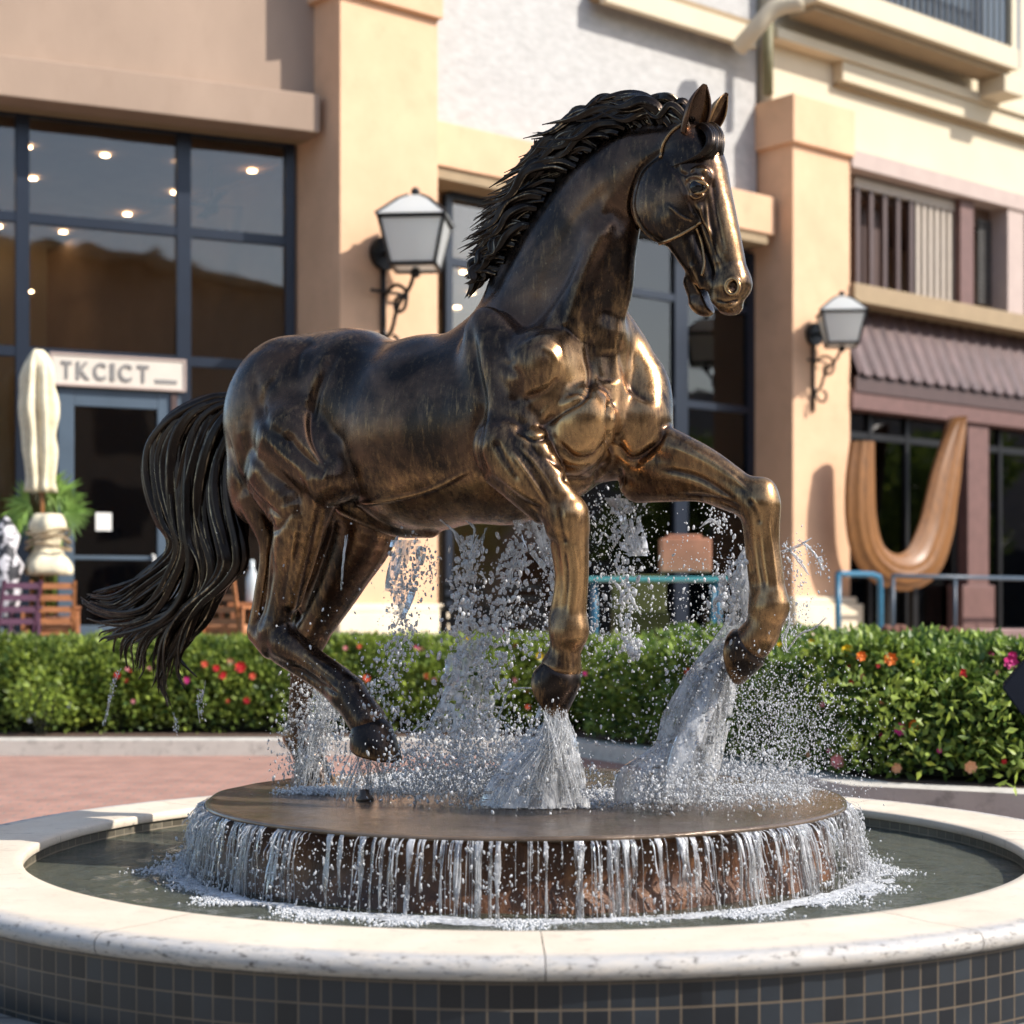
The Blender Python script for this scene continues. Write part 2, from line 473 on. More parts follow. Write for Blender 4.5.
# sculpted creases (negative) and ridges (positive): (points, half width px, depth m, lateral range)
STROKES = [
    # haunch and flank
    ([(338, 350), (326, 372), (315, 400), (312, 432), (320, 455), (334, 470)], 5, -0.022, (0.1, 1)),
    ([(330, 352), (318, 380), (306, 410)], 9, 0.012, (0.1, 1)),
    ([(255, 372), (258, 400), (268, 425), (284, 440)], 5, -0.010, (0.1, 1)),
    ([(282, 372), (266, 392), (262, 420), (270, 440)], 4, -0.008, (0.1, 1)),
    ([(284, 432), (297, 450), (318, 468), (326, 472)], 6, -0.022, (0.1, 1)),
    ([(224, 430), (236, 470), (258, 500), (284, 518)], 3.5, -0.014, (0.05, 1)),
    ([(240, 420), (248, 450), (262, 478), (284, 500)], 6, 0.010, (0.05, 1)),
    ([(262, 500), (274, 530), (290, 512)], 4, -0.012, (0.05, 1)),
    ([(318, 510), (312, 545), (302, 590), (298, 622), (312, 648), (345, 668)], 3, -0.012, (0.1, 1)),
    ([(324, 506), (318, 545), (308, 588)], 3, 0.008, (0.1, 1)),
    ([(270, 545), (270, 575), (264, 610), (258, 632)], 3, -0.012, (0.1, 1)),
    ([(350, 340), (390, 350), (430, 345)], 7, -0.006, (0.05, 1)),
    # ribs, faint
    ([(420, 380), (416, 420), (424, 460)], 7, -0.004, (0.1, 1)), ([(445, 385), (441, 425), (448, 465)], 7, -0.004, (0.1, 1)),
    # shoulder
    ([(470, 322), (474, 360), (482, 400), (478, 432), (476, 455), (484, 475)], 5, -0.022, (0.02, 1)),
    ([(482, 330), (486, 365), (492, 400), (488, 430)], 6, 0.010, (0.05, 1)),
    ([(487, 428), (502, 418), (520, 424), (532, 446), (548, 468)], 5, -0.012, (0.05, 1)),
    ([(500, 360), (520, 380), (512, 410)], 6, -0.012, (0.05, 1)),
    ([(512, 345), (540, 330), (565, 328), (584, 345)], 4, -0.010, (0.05, 1)),
    ([(586, 345), (592, 375), (584, 398), (560, 412), (540, 428)], 4, -0.020, (0.05, 1)),
    ([(520, 400), (545, 392), (562, 376)], 5, -0.012, (0.05, 1)),
    ([(540, 420), (556, 400), (572, 385)], 5, 0.008, (0.05, 1)),
    
    ([(495, 440), (505, 460), (520, 482)], 3.5, -0.010, (0.1, 1)),
    ([(490, 476), (520, 500), (546, 512)], 4, -0.012, (0.1, 1)),
    # breast
    ([(611, 398), (611, 425), (612, 455)], 3.2, -0.045, (-1, 1)),
    ([(558, 442), (575, 458), (595, 456), (608, 440)], 3.5, -0.020, (-1, 1)),
    ([(614, 440), (630, 458), (650, 450), (666, 430)], 3.5, -0.020, (-1, 1)),
    ([(560, 478), (590, 480), (608, 462)], 4, -0.016, (-1, 1)),
    # dark triangle at the foot of the neck
    ([(588, 335), (594, 360), (602, 384)], 5, -0.014, (-1, 1)),
    ([(608, 350), (610, 384)], 9, -0.016, (-1, 1)),
    ([(622, 340), (624, 365), (632, 388), (652, 402)], 4, -0.014, (-1, 0.1)),
    # neck
    ([(588, 340), (585, 310), (590, 285), (604, 250), (622, 222)], 7, -0.010, (0.02, 1)),
    ([(574, 320), (576, 290), (590, 260), (608, 235)], 8, 0.005, (0.02, 1)),
    ([(535, 320), (548, 270), (578, 220), (615, 180)], 9, -0.008, (0.02, 1)),
    ([(560, 325), (566, 285), (588, 240), (618, 200)], 5, -0.006, (0.02, 1)),
    ([(509, 250), (537, 204), (573, 165), (615, 134), (680, 126)], 4, -0.010, (-0.1, 1)),
    # cheek and face
    ([(662, 152), (642, 168), (633, 190), (632, 212), (645, 234), (662, 244)], 2.6, -0.016, (0.0, 1)),
    ([(668, 160), (682, 182), (690, 200), (700, 222)], 3, -0.010, (0.05, 1)),
    ([(690, 205), (702, 224), (712, 245), (718, 262)], 2.6, -0.008, (0.03, 1)),
    ([(712, 178), (716, 210), (724, 250)], 2.6, -0.006, (-0.05, 1)),
    ([(686, 182), (690, 178), (698, 177), (705, 182)], 2.0, 0.012, (0.03, 1)),
    ([(688, 195), (696, 198), (705, 194)], 2.0, 0.008, (0.03, 1)),
    ([(690, 262), (698, 280), (708, 300)], 2.6, 0.008, (0.03, 1)),
    # veins and tendons
    ([(470, 470), (430, 490), (390, 500), (350, 505)], 2.2, 0.007, (0.1, 1)),
    ([(512, 452), (530, 478), (548, 505)], 2.0, 0.007, (0.1, 1)), ([(520, 446), (540, 470), (556, 496)], 1.8, 0.005, (0.1, 1)),
    ([(572, 540), (577, 575), (574, 612)], 2.0, 0.005, (0.1, 1)), ([(690, 448), (722, 468), (750, 492)], 2.0, 0.006, (-1, 0)),
    ([(768, 520), (774, 560), (778, 596)], 2.0, 0.004, (-1, 0)), ([(680, 495), (715, 498), (742, 508)], 2.5, -0.008, (-1, 0)),
    ([(668, 205), (680, 216), (694, 222)], 1.8, 0.005, (0.03, 1)), ([(706, 200), (708, 225), (714, 250), (722, 270)], 1.8, 0.006, (0.02, 1)), ([(700, 205), (703, 220), (712, 236)], 1.8, 0.005, (0.02, 1)),
    ([(716, 300), (726, 302), (738, 300)], 1.6, -0.006, (-1, 1)), ([(742, 296), (736, 304), (726, 309)], 1.6, 0.004, (-1, 1)),
    ([(690, 172), (698, 169), (708, 172)], 2.0, 0.010, (0.03, 1)), ([(688, 176), (680, 172), (676, 164)], 2.2, -0.010, (0.03, 1)),
    ([(500, 330), (505, 350), (515, 365)], 4, -0.006, (0.05, 1)), ([(540, 345), (552, 352), (560, 366)], 3, 0.006, (0.05, 1)),
    ([(515, 430), (535, 440), (552, 436)], 3, -0.010, (0.05, 1)), ([(566, 395), (580, 392), (594, 396)], 2.5, -0.008, (-1, 1)),
    ([(545, 455), (560, 466), (580, 470)], 3, -0.008, (0, 1)), ([(600, 470), (596, 484), (590, 492)], 2.5, -0.008, (-1, 1)), ([(620, 466), (622, 480), (616, 490)], 2.5, -0.008, (-1, 1)),
    ([(240, 350), (262, 345), (290, 348)], 5, -0.005, (0.02, 1)), ([(296, 378), (300, 352), (318, 342)], 4, -0.008, (0.05, 1)),
    ([(268, 440), (282, 455), (300, 470), (312, 490)], 3, 0.008, (0.1, 1)), ([(296, 520), (292, 560), (286, 600)], 2.2, 0.005, (0.1, 1)),
    ([(300, 650), (322, 668), (342, 684)], 2.0, 0.005, (0.1, 1)),
    # legs
    ([(560, 505), (562, 530), (566, 545)], 3, -0.008, (0.1, 1)),
    ([(564, 548), (567, 580), (564, 615)], 2.6, -0.010, (0.1, 1)),
    ([(748, 498), (757, 512), (760, 525)], 3, -0.008, (-1, 0)),
    ([(757, 530), (760, 560), (765, 590)], 2.6, -0.010, (-1, 0)),
    ([(660, 468), (700, 478), (735, 500)], 3.5, -0.012, (-1, 0)),
    ([(670, 445), (705, 462), (745, 488)], 3, 0.005, (-1, 0)),
    ([(664, 428), (650, 450), (630, 470)], 4, -0.012, (-1, 0)),
    ([(290, 662), (320, 682), (338, 695)], 2.6, -0.010, (0.1, 1)),
    ([(275, 560), (272, 600), (268, 622)], 4, -0.008, (0.1, 1)),
]

def tri_normals(V, Q):
    e1 = V[Q[:, 2]] - V[Q[:, 0]]; e2 = V[Q[:, 3]] - V[Q[:, 1]]
    fn = np.cross(e1, e2)
    Nn = np.zeros_like(V)
    for i in range(4): np.add.at(Nn, Q[:, i], fn)
    return Nn / (np.linalg.norm(Nn, axis=1, keepdims=True) + 1e-12)

def smooth_mesh(V, Q, it=3, lam=0.5):
    ed = np.concatenate([Q[:, [0, 1]], Q[:, [1, 2]], Q[:, [2, 3]], Q[:, [3, 0]]])
    n = len(V); deg = np.bincount(ed.ravel(), minlength=n).astype(float)[:, None]
    for k in range(it * 2):
        S = np.zeros_like(V)
        for c in range(3):
            S[:, c] = np.bincount(ed[:, 0], V[ed[:, 1], c], n) + np.bincount(ed[:, 1], V[ed[:, 0], c], n)
        V = V + (lam if k % 2 == 0 else -lam * 1.02) * (S / np.maximum(deg, 1) - V)
    return V

def horse_mesh():
    V = Q = None
    hb = 0.0075
    cut = q(662, 160)                            # head is resolved finer beyond this plane
    fd = Field((-1.65, -0.64, 0.45), (2.15, 0.64, 4.30), hb); build_field(fd)
    V1, Q1 = fd.mesh(); del fd
    hl = q(625, 330); hh = q(770, 100)
    fh = Field((hl[0] - 0.02, -0.28, hl[2]), (hh[0] + 0.05, 0.28, hh[2]), hb * 0.5); build_field(fh)
    V2, Q2 = fh.mesh(); del fh
    # body part outside the head box, with a 2 cm overlap
    def inbox(P, m): return (P[:, 0] > hl[0] + m) & (P[:, 2] > hl[2] + m) & (P[:, 0] < hh[0] + 0.3)
    c1 = V1[Q1].mean(1); Q1 = Q1[~inbox(c1, 0.03)]
    c2 = V2[Q2].mean(1); Q2 = Q2[inbox(c2, 0.01)]
    # the far foreleg's or chest's bits inside the head box are the same surface, so nothing doubles visibly
    out = []
    for V, Q in ((V1, Q1), (V2, Q2)):
        u, inv = np.unique(Q, return_inverse=True); V = V[u]; Q = inv.reshape(Q.shape)
        V = smooth_mesh(V, Q, 4 if not len(out) else 12)
        W = loc2w(V); b = V[:, 1]
        Nw = tri_normals(W, Q)
        c = W.mean(0)
        if ((W - c) * Nw).sum() < 0: Q = Q[:, ::-1]; Nw = -Nw
        P = np.stack([CX + F * W[:, 0] / W[:, 1], HY - F * (W[:, 2] - EYE) / W[:, 1]], 1)
        view = np.array([0, 0, EYE]) - W; view /= np.linalg.norm(view, axis=1, keepdims=True)
        fac = np.clip(((Nw * view).sum(1) - 0.02) / 0.3, 0, 1)
        D = np.zeros(len(W))
        for pts, w, dep, (b0, b1) in STROKES:
            pl = catmull([(float(x), float(y)) for x, y in pts], len(pts) * 5)
            lo = pl.min(0) - 3.2 * w; hi = pl.max(0) + 3.2 * w
            m = (P > lo).all(1) & (P < hi).all(1) & (b > b0) & (b < b1) & (fac > 0)
            if not m.any(): continue
            d, t = shade_dist(P[m], pl)
            D[m] += dep * np.exp(-(d / w) ** 2) * np.clip(np.minimum(t, 1 - t) * 6 + 0.15, 0, 1) * fac[m]
        W = W + Nw * D[:, None]
        W = smooth_mesh(W, Q, 1)
        out.append((W, Q))
    n = len(out[0][0])
    return np.vstack([out[0][0], out[1][0]]), np.vstack([out[0][1], out[1][1] + n])

def bronze(name, gold=0.43, dark=(0.032, 0.023, 0.019), mid=(0.135, 0.075, 0.046), hi=(0.47, 0.275, 0.125), rough=0.23, zones=True, bump=0.25, pt=(0.47, 0.56)):
    m, nt, out = new_mat(name)
    p = N(nt, 'ShaderNodeBsdfPrincipled')
    v = world_pos(nt); vs = world_pos(nt, (1.0, 1.0, 0.22))
    n1 = noise(nt, 2.2, 7, 0.62, v, 0.6)
    n2 = noise(nt, 38, 9, 0.78, vs)
    n3 = noise(nt, 90, 3, 0.6, v)
    geo = N(nt, 'ShaderNodeNewGeometry')
    pnt = ramp(nt, geo.outputs['Pointiness'], [(pt[0], 0.0), (pt[1], 1.0)])
    base = mixc(nt, ramp(nt, n1, [(0.42, 0.0), (0.60, 1.0)]), dark, mid)
    # rubbed metal on raised places; the mask adds golden zones and painted hair highlights
    g = mathn(nt, 'ADD', mathn(nt, 'MULTIPLY', pnt, 0.75), mathn(nt, 'ADD', mathn(nt, 'MULTIPLY', n2, 1.1), -0.28))
    if zones:
        at_ = N(nt, 'ShaderNodeAttribute'); at_.attribute_name = 'gold_glint'
        g = mathn(nt, 'ADD', g, mathn(nt, 'MULTIPLY', at_.outputs['Fac'], mathn(nt, 'ADD', mathn(nt, 'MULTIPLY', noise(nt, 7, 6, 0.7, vs, 0.5), 1.5), -0.22)))
    g = mathn(nt, 'ADD', g, gold - 0.5)
    gm = ramp(nt, g, [(0.50, 0.0), (1.15, 1.0)])
    c = mixc(nt, gm, base, hi)
    sp = ramp(nt, n3, [(0.62, 0.0), (0.72, 0.6)])
    c = mixc(nt, sp, c, (0.035, 0.024, 0.018))
    drip = ramp(nt, noise(nt, 9, 8, 0.75, world_pos(nt, (1.6, 1.6, 0.16)), 0.4), [(0.54, 0.0), (0.68, 0.6)])
    c = mixc(nt, drip, c, (0.030, 0.022, 0.018))
    fleck = ramp(nt, noise(nt, 60, 5, 0.8, world_pos(nt, (1, 1, 0.5))), [(0.64, 0.0), (0.70, 0.55)])
    c = mixc(nt, fleck, c, (0.42, 0.30, 0.17))
    L(nt, c, p.inputs['Base Color'])
    p.inputs['Metallic'].default_value = 0.88
    r = ramp(nt, noise(nt, 11, 6, 0.7, v), [(0.3, rough - 0.07), (0.7, rough + 0.14)])
    L(nt, r, p.inputs['Roughness'])
    b = N(nt, 'ShaderNodeBump'); b.inputs['Strength'].default_value = bump; b.inputs['Distance'].default_value = 0.006
    L(nt, mathn(nt, 'ADD', mathn(nt, 'MULTIPLY', n2, 0.6), mathn(nt, 'MULTIPLY', n3, 0.25)), b.inputs['Height'])
    L(nt, b.outputs[0], p.inputs['Normal'])
    L(nt, p.outputs[0], out.inputs[0])
    return m

M_bronze = bronze('bronze_patina')
M_hair = bronze('bronze_hair', gold=0.38, dark=(0.026, 0.019, 0.015), mid=(0.045, 0.031, 0.023), hi=(0.66, 0.50, 0.32), rough=0.30, zones=True, bump=0.2, pt=(0.54, 0.70))
M_hoof = bronze('bronze_hoof', gold=0.14, dark=(0.020, 0.016, 0.015), mid=(0.040, 0.029, 0.024), rough=0.26, zones=False, bump=0.1)

M_eye = pbr('polished_dark_bronze', (0.012, 0.009, 0.008), rough=0.12, metal=0.3, var=0.1)
horse = empty('horse_statue', (0.05, 9.4, 0.5), 0, 'dark bronze prancing horse statue with flowing mane and tail above the splashing fountain', 'statue')
HV, HQ = horse_mesh()
# golden patina zones: breast, shoulders, forelegs, bridge of the nose, toes
PP = np.stack([CX + F * HV[:, 0] / HV[:, 1], HY - F * (HV[:, 2] - EYE) / HV[:, 1]], 1)
gold_glint = np.zeros(len(HV))
for x, y, rx, ry, s in [(575, 365, 40, 45, .8), (640, 350, 28, 55, .8), (600, 425, 70, 45, .8), (576, 550, 24, 110, .75), (774, 540, 30, 110, .75), (715, 470, 60, 35, .5),
                        (732, 220, 14, 75, .7), (733, 290, 22, 30, .5), (525, 480, 45, 40, .45), (295, 545, 28, 60, .35), (450, 500, 110, 32, .35), (300, 335, 60, 10, .3), (655, 200, 25, 35, .1)]:
    gold_glint = np.maximum(gold_glint, s * np.exp(-((PP[:, 0] - x) / rx) ** 2 - ((PP[:, 1] - y) / ry) ** 2))
body = npmesh('body', HV, HQ, M_bronze, horse, smooth=True, attrs={'gold_glint': gold_glint})
_tr = np.concatenate([HQ[:, [0, 1, 2]], HQ[:, [0, 2, 3]]])
BVH = BVHTree.FromPolygons([tuple(p) for p in HV.tolist()], _tr.tolist())
CAMP = Vector((0, 0, EYE))

def surf(px, py, off=0.0):
    d = Vector(((px - CX) / F, 1, (HY - py) / F)).normalized()
    h = BVH.ray_cast(CAMP, d, 40)
    if h[0] is None: return None
    n = h[1] if h[1].dot(d) < 0 else -h[1]
    return h[0] + n * off, n

def on_surf(pts, n=24, off=0.004):
    out = []
    for p in catmull([(float(a), float(b)) for a, b in pts], n):
        s = surf(p[0], p[1], off)
        if s: out.append(s[0])
    return out

def qw(px, py, b=0.0): return Vector(loc2w(q(px, py, b)).tolist())

# ---- bridle
mb = MB()
mb.tube(on_surf([(660, 243), (672, 239), (684, 233), (695, 226), (702, 222)]), 0.0085, 8)
mb.build('noseband', M_bronze, horse, smooth=True); mb = MB()
mb.tube(on_surf([(696, 228), (701, 240), (703, 252), (704, 264), (702, 276)]), 0.0075, 8)
mb.build('cheek_strap', M_bronze, horse, smooth=True); mb = MB()
mb.tube(on_surf([(683, 124), (672, 132), (664, 144), (661, 158)]), 0.008, 8)
mb.build('headstall', M_bronze, horse, smooth=True)

# ---- eyes
ex, ey, eb = 697.5, 187.5, 0.128
e = qw(ex, ey, eb)
mb = MB(); mb.ball(e, 0.040, 22, 14); mb.build('eye', M_eye, horse, smooth=True)
mb = MB()
mb.tube([qw(ex + 10.5 * math.cos(t), ey + 1 - 6.8 * math.sin(t), eb + 0.022 - 0.014 * abs(math.cos(t))) for t in np.linspace(-0.1, PI + 0.1, 14)], [0.004 + 0.008 * math.sin(i / 13 * PI) for i in range(14)], 8)
mb.build('upper_eyelid', M_bronze, horse, smooth=True); mb = MB()
mb.tube([qw(ex + 9.5 * math.cos(t), ey - 0.5 + 6.2 * math.sin(t), eb + 0.018 - 0.012 * abs(math.cos(t))) for t in np.linspace(0.0, PI, 14)], [0.003 + 0.006 * math.sin(i / 13 * PI) for i in range(14)], 8)
mb.build('lower_eyelid', M_bronze, horse, smooth=True)
e = qw(709, 188, -0.128); mb = MB(); mb.ball(e, 0.040, 14, 9); mb.build('eye', M_eye, horse, smooth=True)
# ---- nostril rims
mb = MB()
pts = [qw(732.5 + 6.8 * math.cos(t), 286.5 - 8.2 * math.sin(t), 0.108) for t in np.linspace(0, 2 * PI, 20, endpoint=False)]
mb.tube(pts, 0.0085, 8, closed=True)
mb.build('nostril', M_bronze, horse, smooth=True); mb = MB()
pts = [qw(746 + 3.5 * math.cos(t), 286 - 7 * math.sin(t), -0.10) for t in np.linspace(0, 2 * PI, 16, endpoint=False)]
mb.tube(pts, 0.008, 8, closed=True)
mb.build('nostril', M_bronze, horse, smooth=True)

# ---- ears: hollow leaf shapes
def ear(base, tip, w, face):
    base = Vector(base); tip = Vector(tip); ax = (tip - base); Ln = ax.length; ax.normalize()
    f = Vector(face); f = (f - ax * f.dot(ax)).normalized(); sdv = ax.cross(f)
    nu, nv = 14, 14; V = []; Fs = []
    for layer, sh in ((0, 0.0), (1, -0.010)):
        for j in range(nv + 1):
            t = j / nv
            ww = w * (0.62 + 0.9 * t - 0.1 * t * t) * (1 - t ** 2.2) + 0.002
            bend = 0.03 * math.sin(t * PI)
            for i in range(nu + 1):
                an = (i / nu - 0.5) * 2 * 2.15 * (1 - 0.25 * t)
                V.append(base + ax * (Ln * t) + sdv * (ww * math.sin(an) * (1 if abs(an) < 1.57 else 1)) - f * (ww * math.cos(an) * 0.9 + sh * (1 if True else 0) * math.cos(an)) + f * bend * 0.3)
                if layer: V[-1] = V[-1] + sdv * (-sh) * math.sin(an)
    W = (nu + 1); n1 = W * (nv + 1)
    for j in range(nv):
        for i in range(nu):
            a = j * W + i
            Fs.append((a, a + 1, a + W + 1, a + W))
            Fs.append((n1 + a, n1 + a + W, n1 + a + W + 1, n1 + a + 1))
    for j in range(nv):
        a = j * W; Fs.append((a, a + W, n1 + a + W, n1 + a))
        a = j * W + nu; Fs.append((a, n1 + a, n1 + a + W, a + W))
    m = MB(); m.add(V, Fs); return m
ear(qw(690, 134, 0.07), qw(705, 84, 0.09), 0.072, (0.55, -0.85, -0.1)).build('ear', M_bronze, horse, smooth=True)
ear(qw(706, 132, -0.07), qw(727, 93, -0.09), 0.062, (0.8, -0.6, -0.1)).build('ear', M_bronze, horse, smooth=True)

# ---- hooves
def hoof(c, s, toe, rc, rs, wid=1.0):
    c = Vector(c); s = Vector(s); ax = (s - c).normalized()
    t = Vector(toe); t = (t - ax * t.dot(ax)).normalized(); w = ax.cross(t)
    rows = []; n = 26
    prof = [(-0.25, 0.70, 0), (-0.04, 0.86, 0.0), (0.03, 0.95, 0.01), (0.12, 0.99, 0.04), (0.5, 1.0, 0.16), (0.92, 1.0, 0.32), (1.0, 0.96, 0.34), (1.0, 0.7, 0.34), (0.93, 0.3, 0.3)]
    m = MB(); base = 0; V = []
    Ln = (s - c).length
    for u, k, sk in prof:
        r = (rc + (rs - rc) * max(0, min(u, 1))) * k
        for i in range(n):
            an = 2 * PI * i / n
            ct = math.cos(an)
            heel = 0.80 if ct < 0 else 1.0
            V.append(c + ax * (Ln * u + r * sk * ct * 1.5) + t * (r * ct * heel * (1.12 if ct > 0 else 1)) + w * (r * math.sin(an) * wid))
    Fs = []
    for j in range(len(prof) - 1):
        for i in range(n):
            Fs.append((j * n + i, j * n + (i + 1) % n, (j + 1) * n + (i + 1) % n, (j + 1) * n + i))
    Fs.append(tuple(range(n))[::-1]); Fs.append(tuple((len(prof) - 1) * n + i for i in range(n)))
    m.add(V, Fs); return m
def pxv(a, b, lb=0.0):       # direction in the picture plane between two photo points on lateral plane lb
    return qw(b[0], b[1], lb) - qw(a[0], a[1], lb)
hoof(qw(562, 668, .265), qw(547, 692, .265), pxv((547, 692), (575, 709), .265), 0.112, 0.132).build('hoof', M_hoof, horse, smooth=True)
hoof(qw(751, 643, -.25), qw(735, 654, -.25), pxv((735, 654), (752, 682), -.25), 0.110, 0.132).build('hoof', M_hoof, horse, smooth=True)
hoof(qw(369, 726, .26), qw(374, 755, .26), pxv((374, 755), (410, 755), .26), 0.114, 0.140).build('hoof', M_hoof, horse, smooth=True)
hoof(qw(309, 762, -.25), qw(313, 784, -.25), pxv((313, 784), (350, 784), -.25), 0.10, 0.118).build('hoof', M_hoof, horse, smooth=True)

# ---- hair locks
RID = []  # ridge masks: highlight lines painted into the colour along each lock
def lock(V, Q, pts, r0, flat=0.6, ridges=5, n=14, m=26, twist=0.6, nrm=(0, -1, 0), tip=0.08, swell=0.35, depth=0.20):
    C = catmull(pts, m)
    T = np.gradient(C, axis=0); T /= np.linalg.norm(T, axis=1, keepdims=True) + 1e-9
    nr = np.array(nrm, float)
    U = nr - (T @ nr)[:, None] * T; U /= np.linalg.norm(U, axis=1, keepdims=True) + 1e-9
    Wv = np.cross(T, U)
    t = np.linspace(0, 1, m)
    r = r0 * (0.55 + swell * np.sin(np.clip(t * 1.25, 0, 1) * PI)) * np.clip((1 - t) * 3.2, tip, 1) ** 0.8
    an = np.linspace(0, 2 * PI, n, endpoint=False)
    base = sum(len(v) for v in V)
    ph = random.random() * 6
    A = an[None, :] + twist * t[:, None] * 2
    R = r[:, None] * (1 + depth * np.cos(ridges * an[None, :] + ph))
    P = C[:, None, :] + (R * np.cos(A))[..., None] * Wv[:, None, :] + (R * np.sin(A) * flat)[..., None] * U[:, None, :]
    V.append(P.reshape(-1, 3)); RID.append(np.tile(np.clip(np.cos(ridges * an + ph), 0, 1) ** 2, (m, 1)).ravel())
    i = np.arange(m - 1)[:, None]; k = np.arange(n)[None, :]
    a = base + i * n + k; b = base + i * n + (k + 1) % n
    Q.append(np.stack([a, b, b + n, a + n], -1).reshape(-1, 4))

def lerp_poly(A, B, u, n=12):
    a = catmull(A, n); b = catmull(B, n); return a * (1 - u) + b * u

rnd = random.Random(5)
# mane: roots along the crest, thrown back and up by the wind
crest = catmull([(688, 124), (655, 122), (616, 130), (574, 162), (538, 201), (510, 246), (478, 300)], 60)
outer = catmull([(672, 102), (640, 96), (598, 92), (560, 128), (530, 178), (498, 222), (480, 262)], 60)
V, Q = [], []
for i in range(230):
    u = ((i + rnd.random()) / 230) ** 0.9 * .93
    k = int(u * 59)
    root = crest[k] + np.array([rnd.uniform(-4, 3), rnd.uniform(-3, 3)])
    tan = crest[min(k + 2, 59)] - crest[max(k - 2, 0)]; tan = tan / (np.linalg.norm(tan) + 1e-9)
    nor = np.array([-abs(tan[1]), -abs(tan[0])]) ; nor = nor / np.linalg.norm(nor)
    full = np.linalg.norm(outer[k] - crest[k])
    hgt = full * rnd.uniform(0.15, 0.92)
    ln = rnd.uniform(44, 84) * (0.85 + 0.35 * math.sin(u * PI)) * (1 if u < .62 else 1 - 1.9 * (u - .62))
    b0 = rnd.uniform(-0.05, 0.085); b1 = b0 + rnd.uniform(-0.06, 0.08)
    left = np.array([-1.0, 0.10 + .3 * u])
    flow = tan * (0.80 - 0.1 * u) + left * (0.42); flow /= np.linalg.norm(flow)
    sway = np.array([-flow[1], flow[0]]); sway = sway if sway[1] < 0 else -sway
    wv = math.sin(u * 40) * .6 + rnd.uniform(-.5, .5); am = rnd.uniform(4, 8)
    p = [root - nor * 3, root + nor * hgt * 0.5 + flow * ln * 0.10]
    for f1, sg in ((.36, .6), (.66, -.7), (1.0, 1.0)):
        p.append(root + nor * (hgt * (.85 - .35 * f1)) + flow * ln * f1 + sway * am * sg * (.6 + .5 * wv))
    bb = np.linspace(b0, b1, len(p))
    lock(V, Q, [np.array(qw(a[0], a[1], c)) for a, c in zip(p, bb)], rnd.uniform(0.016, 0.030), 0.6, rnd.choice([3, 4, 5]), 16, 30, depth=0.30, tip=0.10)
# underlayer so that no gap shows along the crest
for i in range(30):
    u = i / 29; k = int(u * 55)
    seg = [crest[k] * (1 - w) + outer[k] * w for w in (0, 0.3, 0.55)]
    k2 = min(k + 9, 59); seg.append(crest[k2] * 0.5 + outer[k2] * 0.5)
    lock(V, Q, [np.array(qw(a[0], a[1], 0.01)) for a in seg], 0.050, 0.8, 6, 16, 14)
# long free locks whose tips break the outline
for pts in [[(600, 128), (582, 118), (566, 126), (552, 134), (538, 133)], [(596, 136), (574, 138), (556, 144), (540, 146), (537, 141)], [(584, 150), (560, 152), (545, 162), (528, 178), (512, 184)],
            [(560, 172), (540, 178), (524, 188), (505, 200), (490, 208)], [(545, 196), (522, 206), (500, 214), (485, 228), (470, 240)], [(530, 214), (505, 226), (488, 240), (476, 252), (467, 252)],
            [(516, 240), (498, 250), (484, 262), (474, 274), (468, 280)], [(505, 262), (490, 268), (478, 276), (472, 290), (467, 298)], [(640, 112), (616, 100), (600, 97), (588, 104), (574, 116)],
            [(664, 112), (648, 98), (628, 95), (606, 100), (592, 106)], [(684, 118), (676, 104), (666, 98), (650, 101), (640, 108)], [(690, 122), (684, 108), (678, 104), (668, 108), (660, 114)]]:
    for j in range(3):
        o = np.array([rnd.uniform(-3, 3), rnd.uniform(-3, 3)])
        lock(V, Q, [np.array(qw(a[0] + o[0], a[1] + o[1], rnd.uniform(0.0, 0.07))) for a in pts], rnd.uniform(0.016, 0.024), 0.6, 4, 16, 26, depth=.3)
npmesh('mane', np.vstack(V), np.vstack(Q), M_hair, horse, smooth=True, attrs={'gold_glint': np.concatenate(RID)}); RID.clear()

# forelock over the forehead
V, Q = [], []
for i in range(22):
    s = i / 21; j = rnd.uniform(-3, 3)
    pts = [(692 + 10 * s, 134 - 5 * s), (701 + 13 * s, 126 - 1 * s), (709 + 13 * s, 134 + 1 * s), (708 + 14 * s, 148 + 3 * s + j), (697 + 18 * s, 158 + 2 * s + j),
           (670 + 36 * s + rnd.uniform(-3, 2), 167 + rnd.uniform(-2, 2) - 3 * s)]
    bs = [0.03, 0.07, 0.115, 0.14, 0.145, 0.14]
    lock(V, Q, [np.array(qw(a[0], a[1], bb - 0.16 * s)) for a, bb in zip(pts, bs)], rnd.uniform(.012, .020), 0.9, 3, 12, 24, depth=0.34)
npmesh('forelock', np.vstack(V), np.vstack(Q), M_hair, horse, smooth=True, attrs={'gold_glint': np.concatenate(RID)}); RID.clear()

# tail
GT = [[(240, 396), (212, 397), (186, 410), (160, 434), (150, 472), (156, 518), (172, 546), (158, 572), (132, 588), (104, 594), (84, 588), (78, 606)],
      [(240, 400), (214, 404), (190, 418), (172, 446), (166, 482), (174, 526), (186, 554), (172, 582), (146, 600), (118, 610), (96, 606), (84, 598)],
      [(241, 402), (218, 408), (198, 428), (186, 458), (184, 498), (192, 538), (198, 564), (182, 594), (156, 614), (132, 630), (116, 642), (104, 650)],
      [(242, 404), (224, 416), (208, 440), (202, 474), (202, 514), (208, 548), (206, 576), (190, 604), (166, 626), (146, 644), (134, 660), (124, 674)],
      [(243, 408), (232, 428), (222, 458), (218, 494), (220, 530), (222, 560), (214, 586), (196, 610), (174, 634), (158, 660), (160, 688), (174, 714)],
      [(244, 412), (238, 438), (234, 470), (236, 506), (240, 540), (240, 568), (228, 590), (208, 606), (190, 624), (180, 646), (192, 666), (209, 688)]]
V, Q = [], []
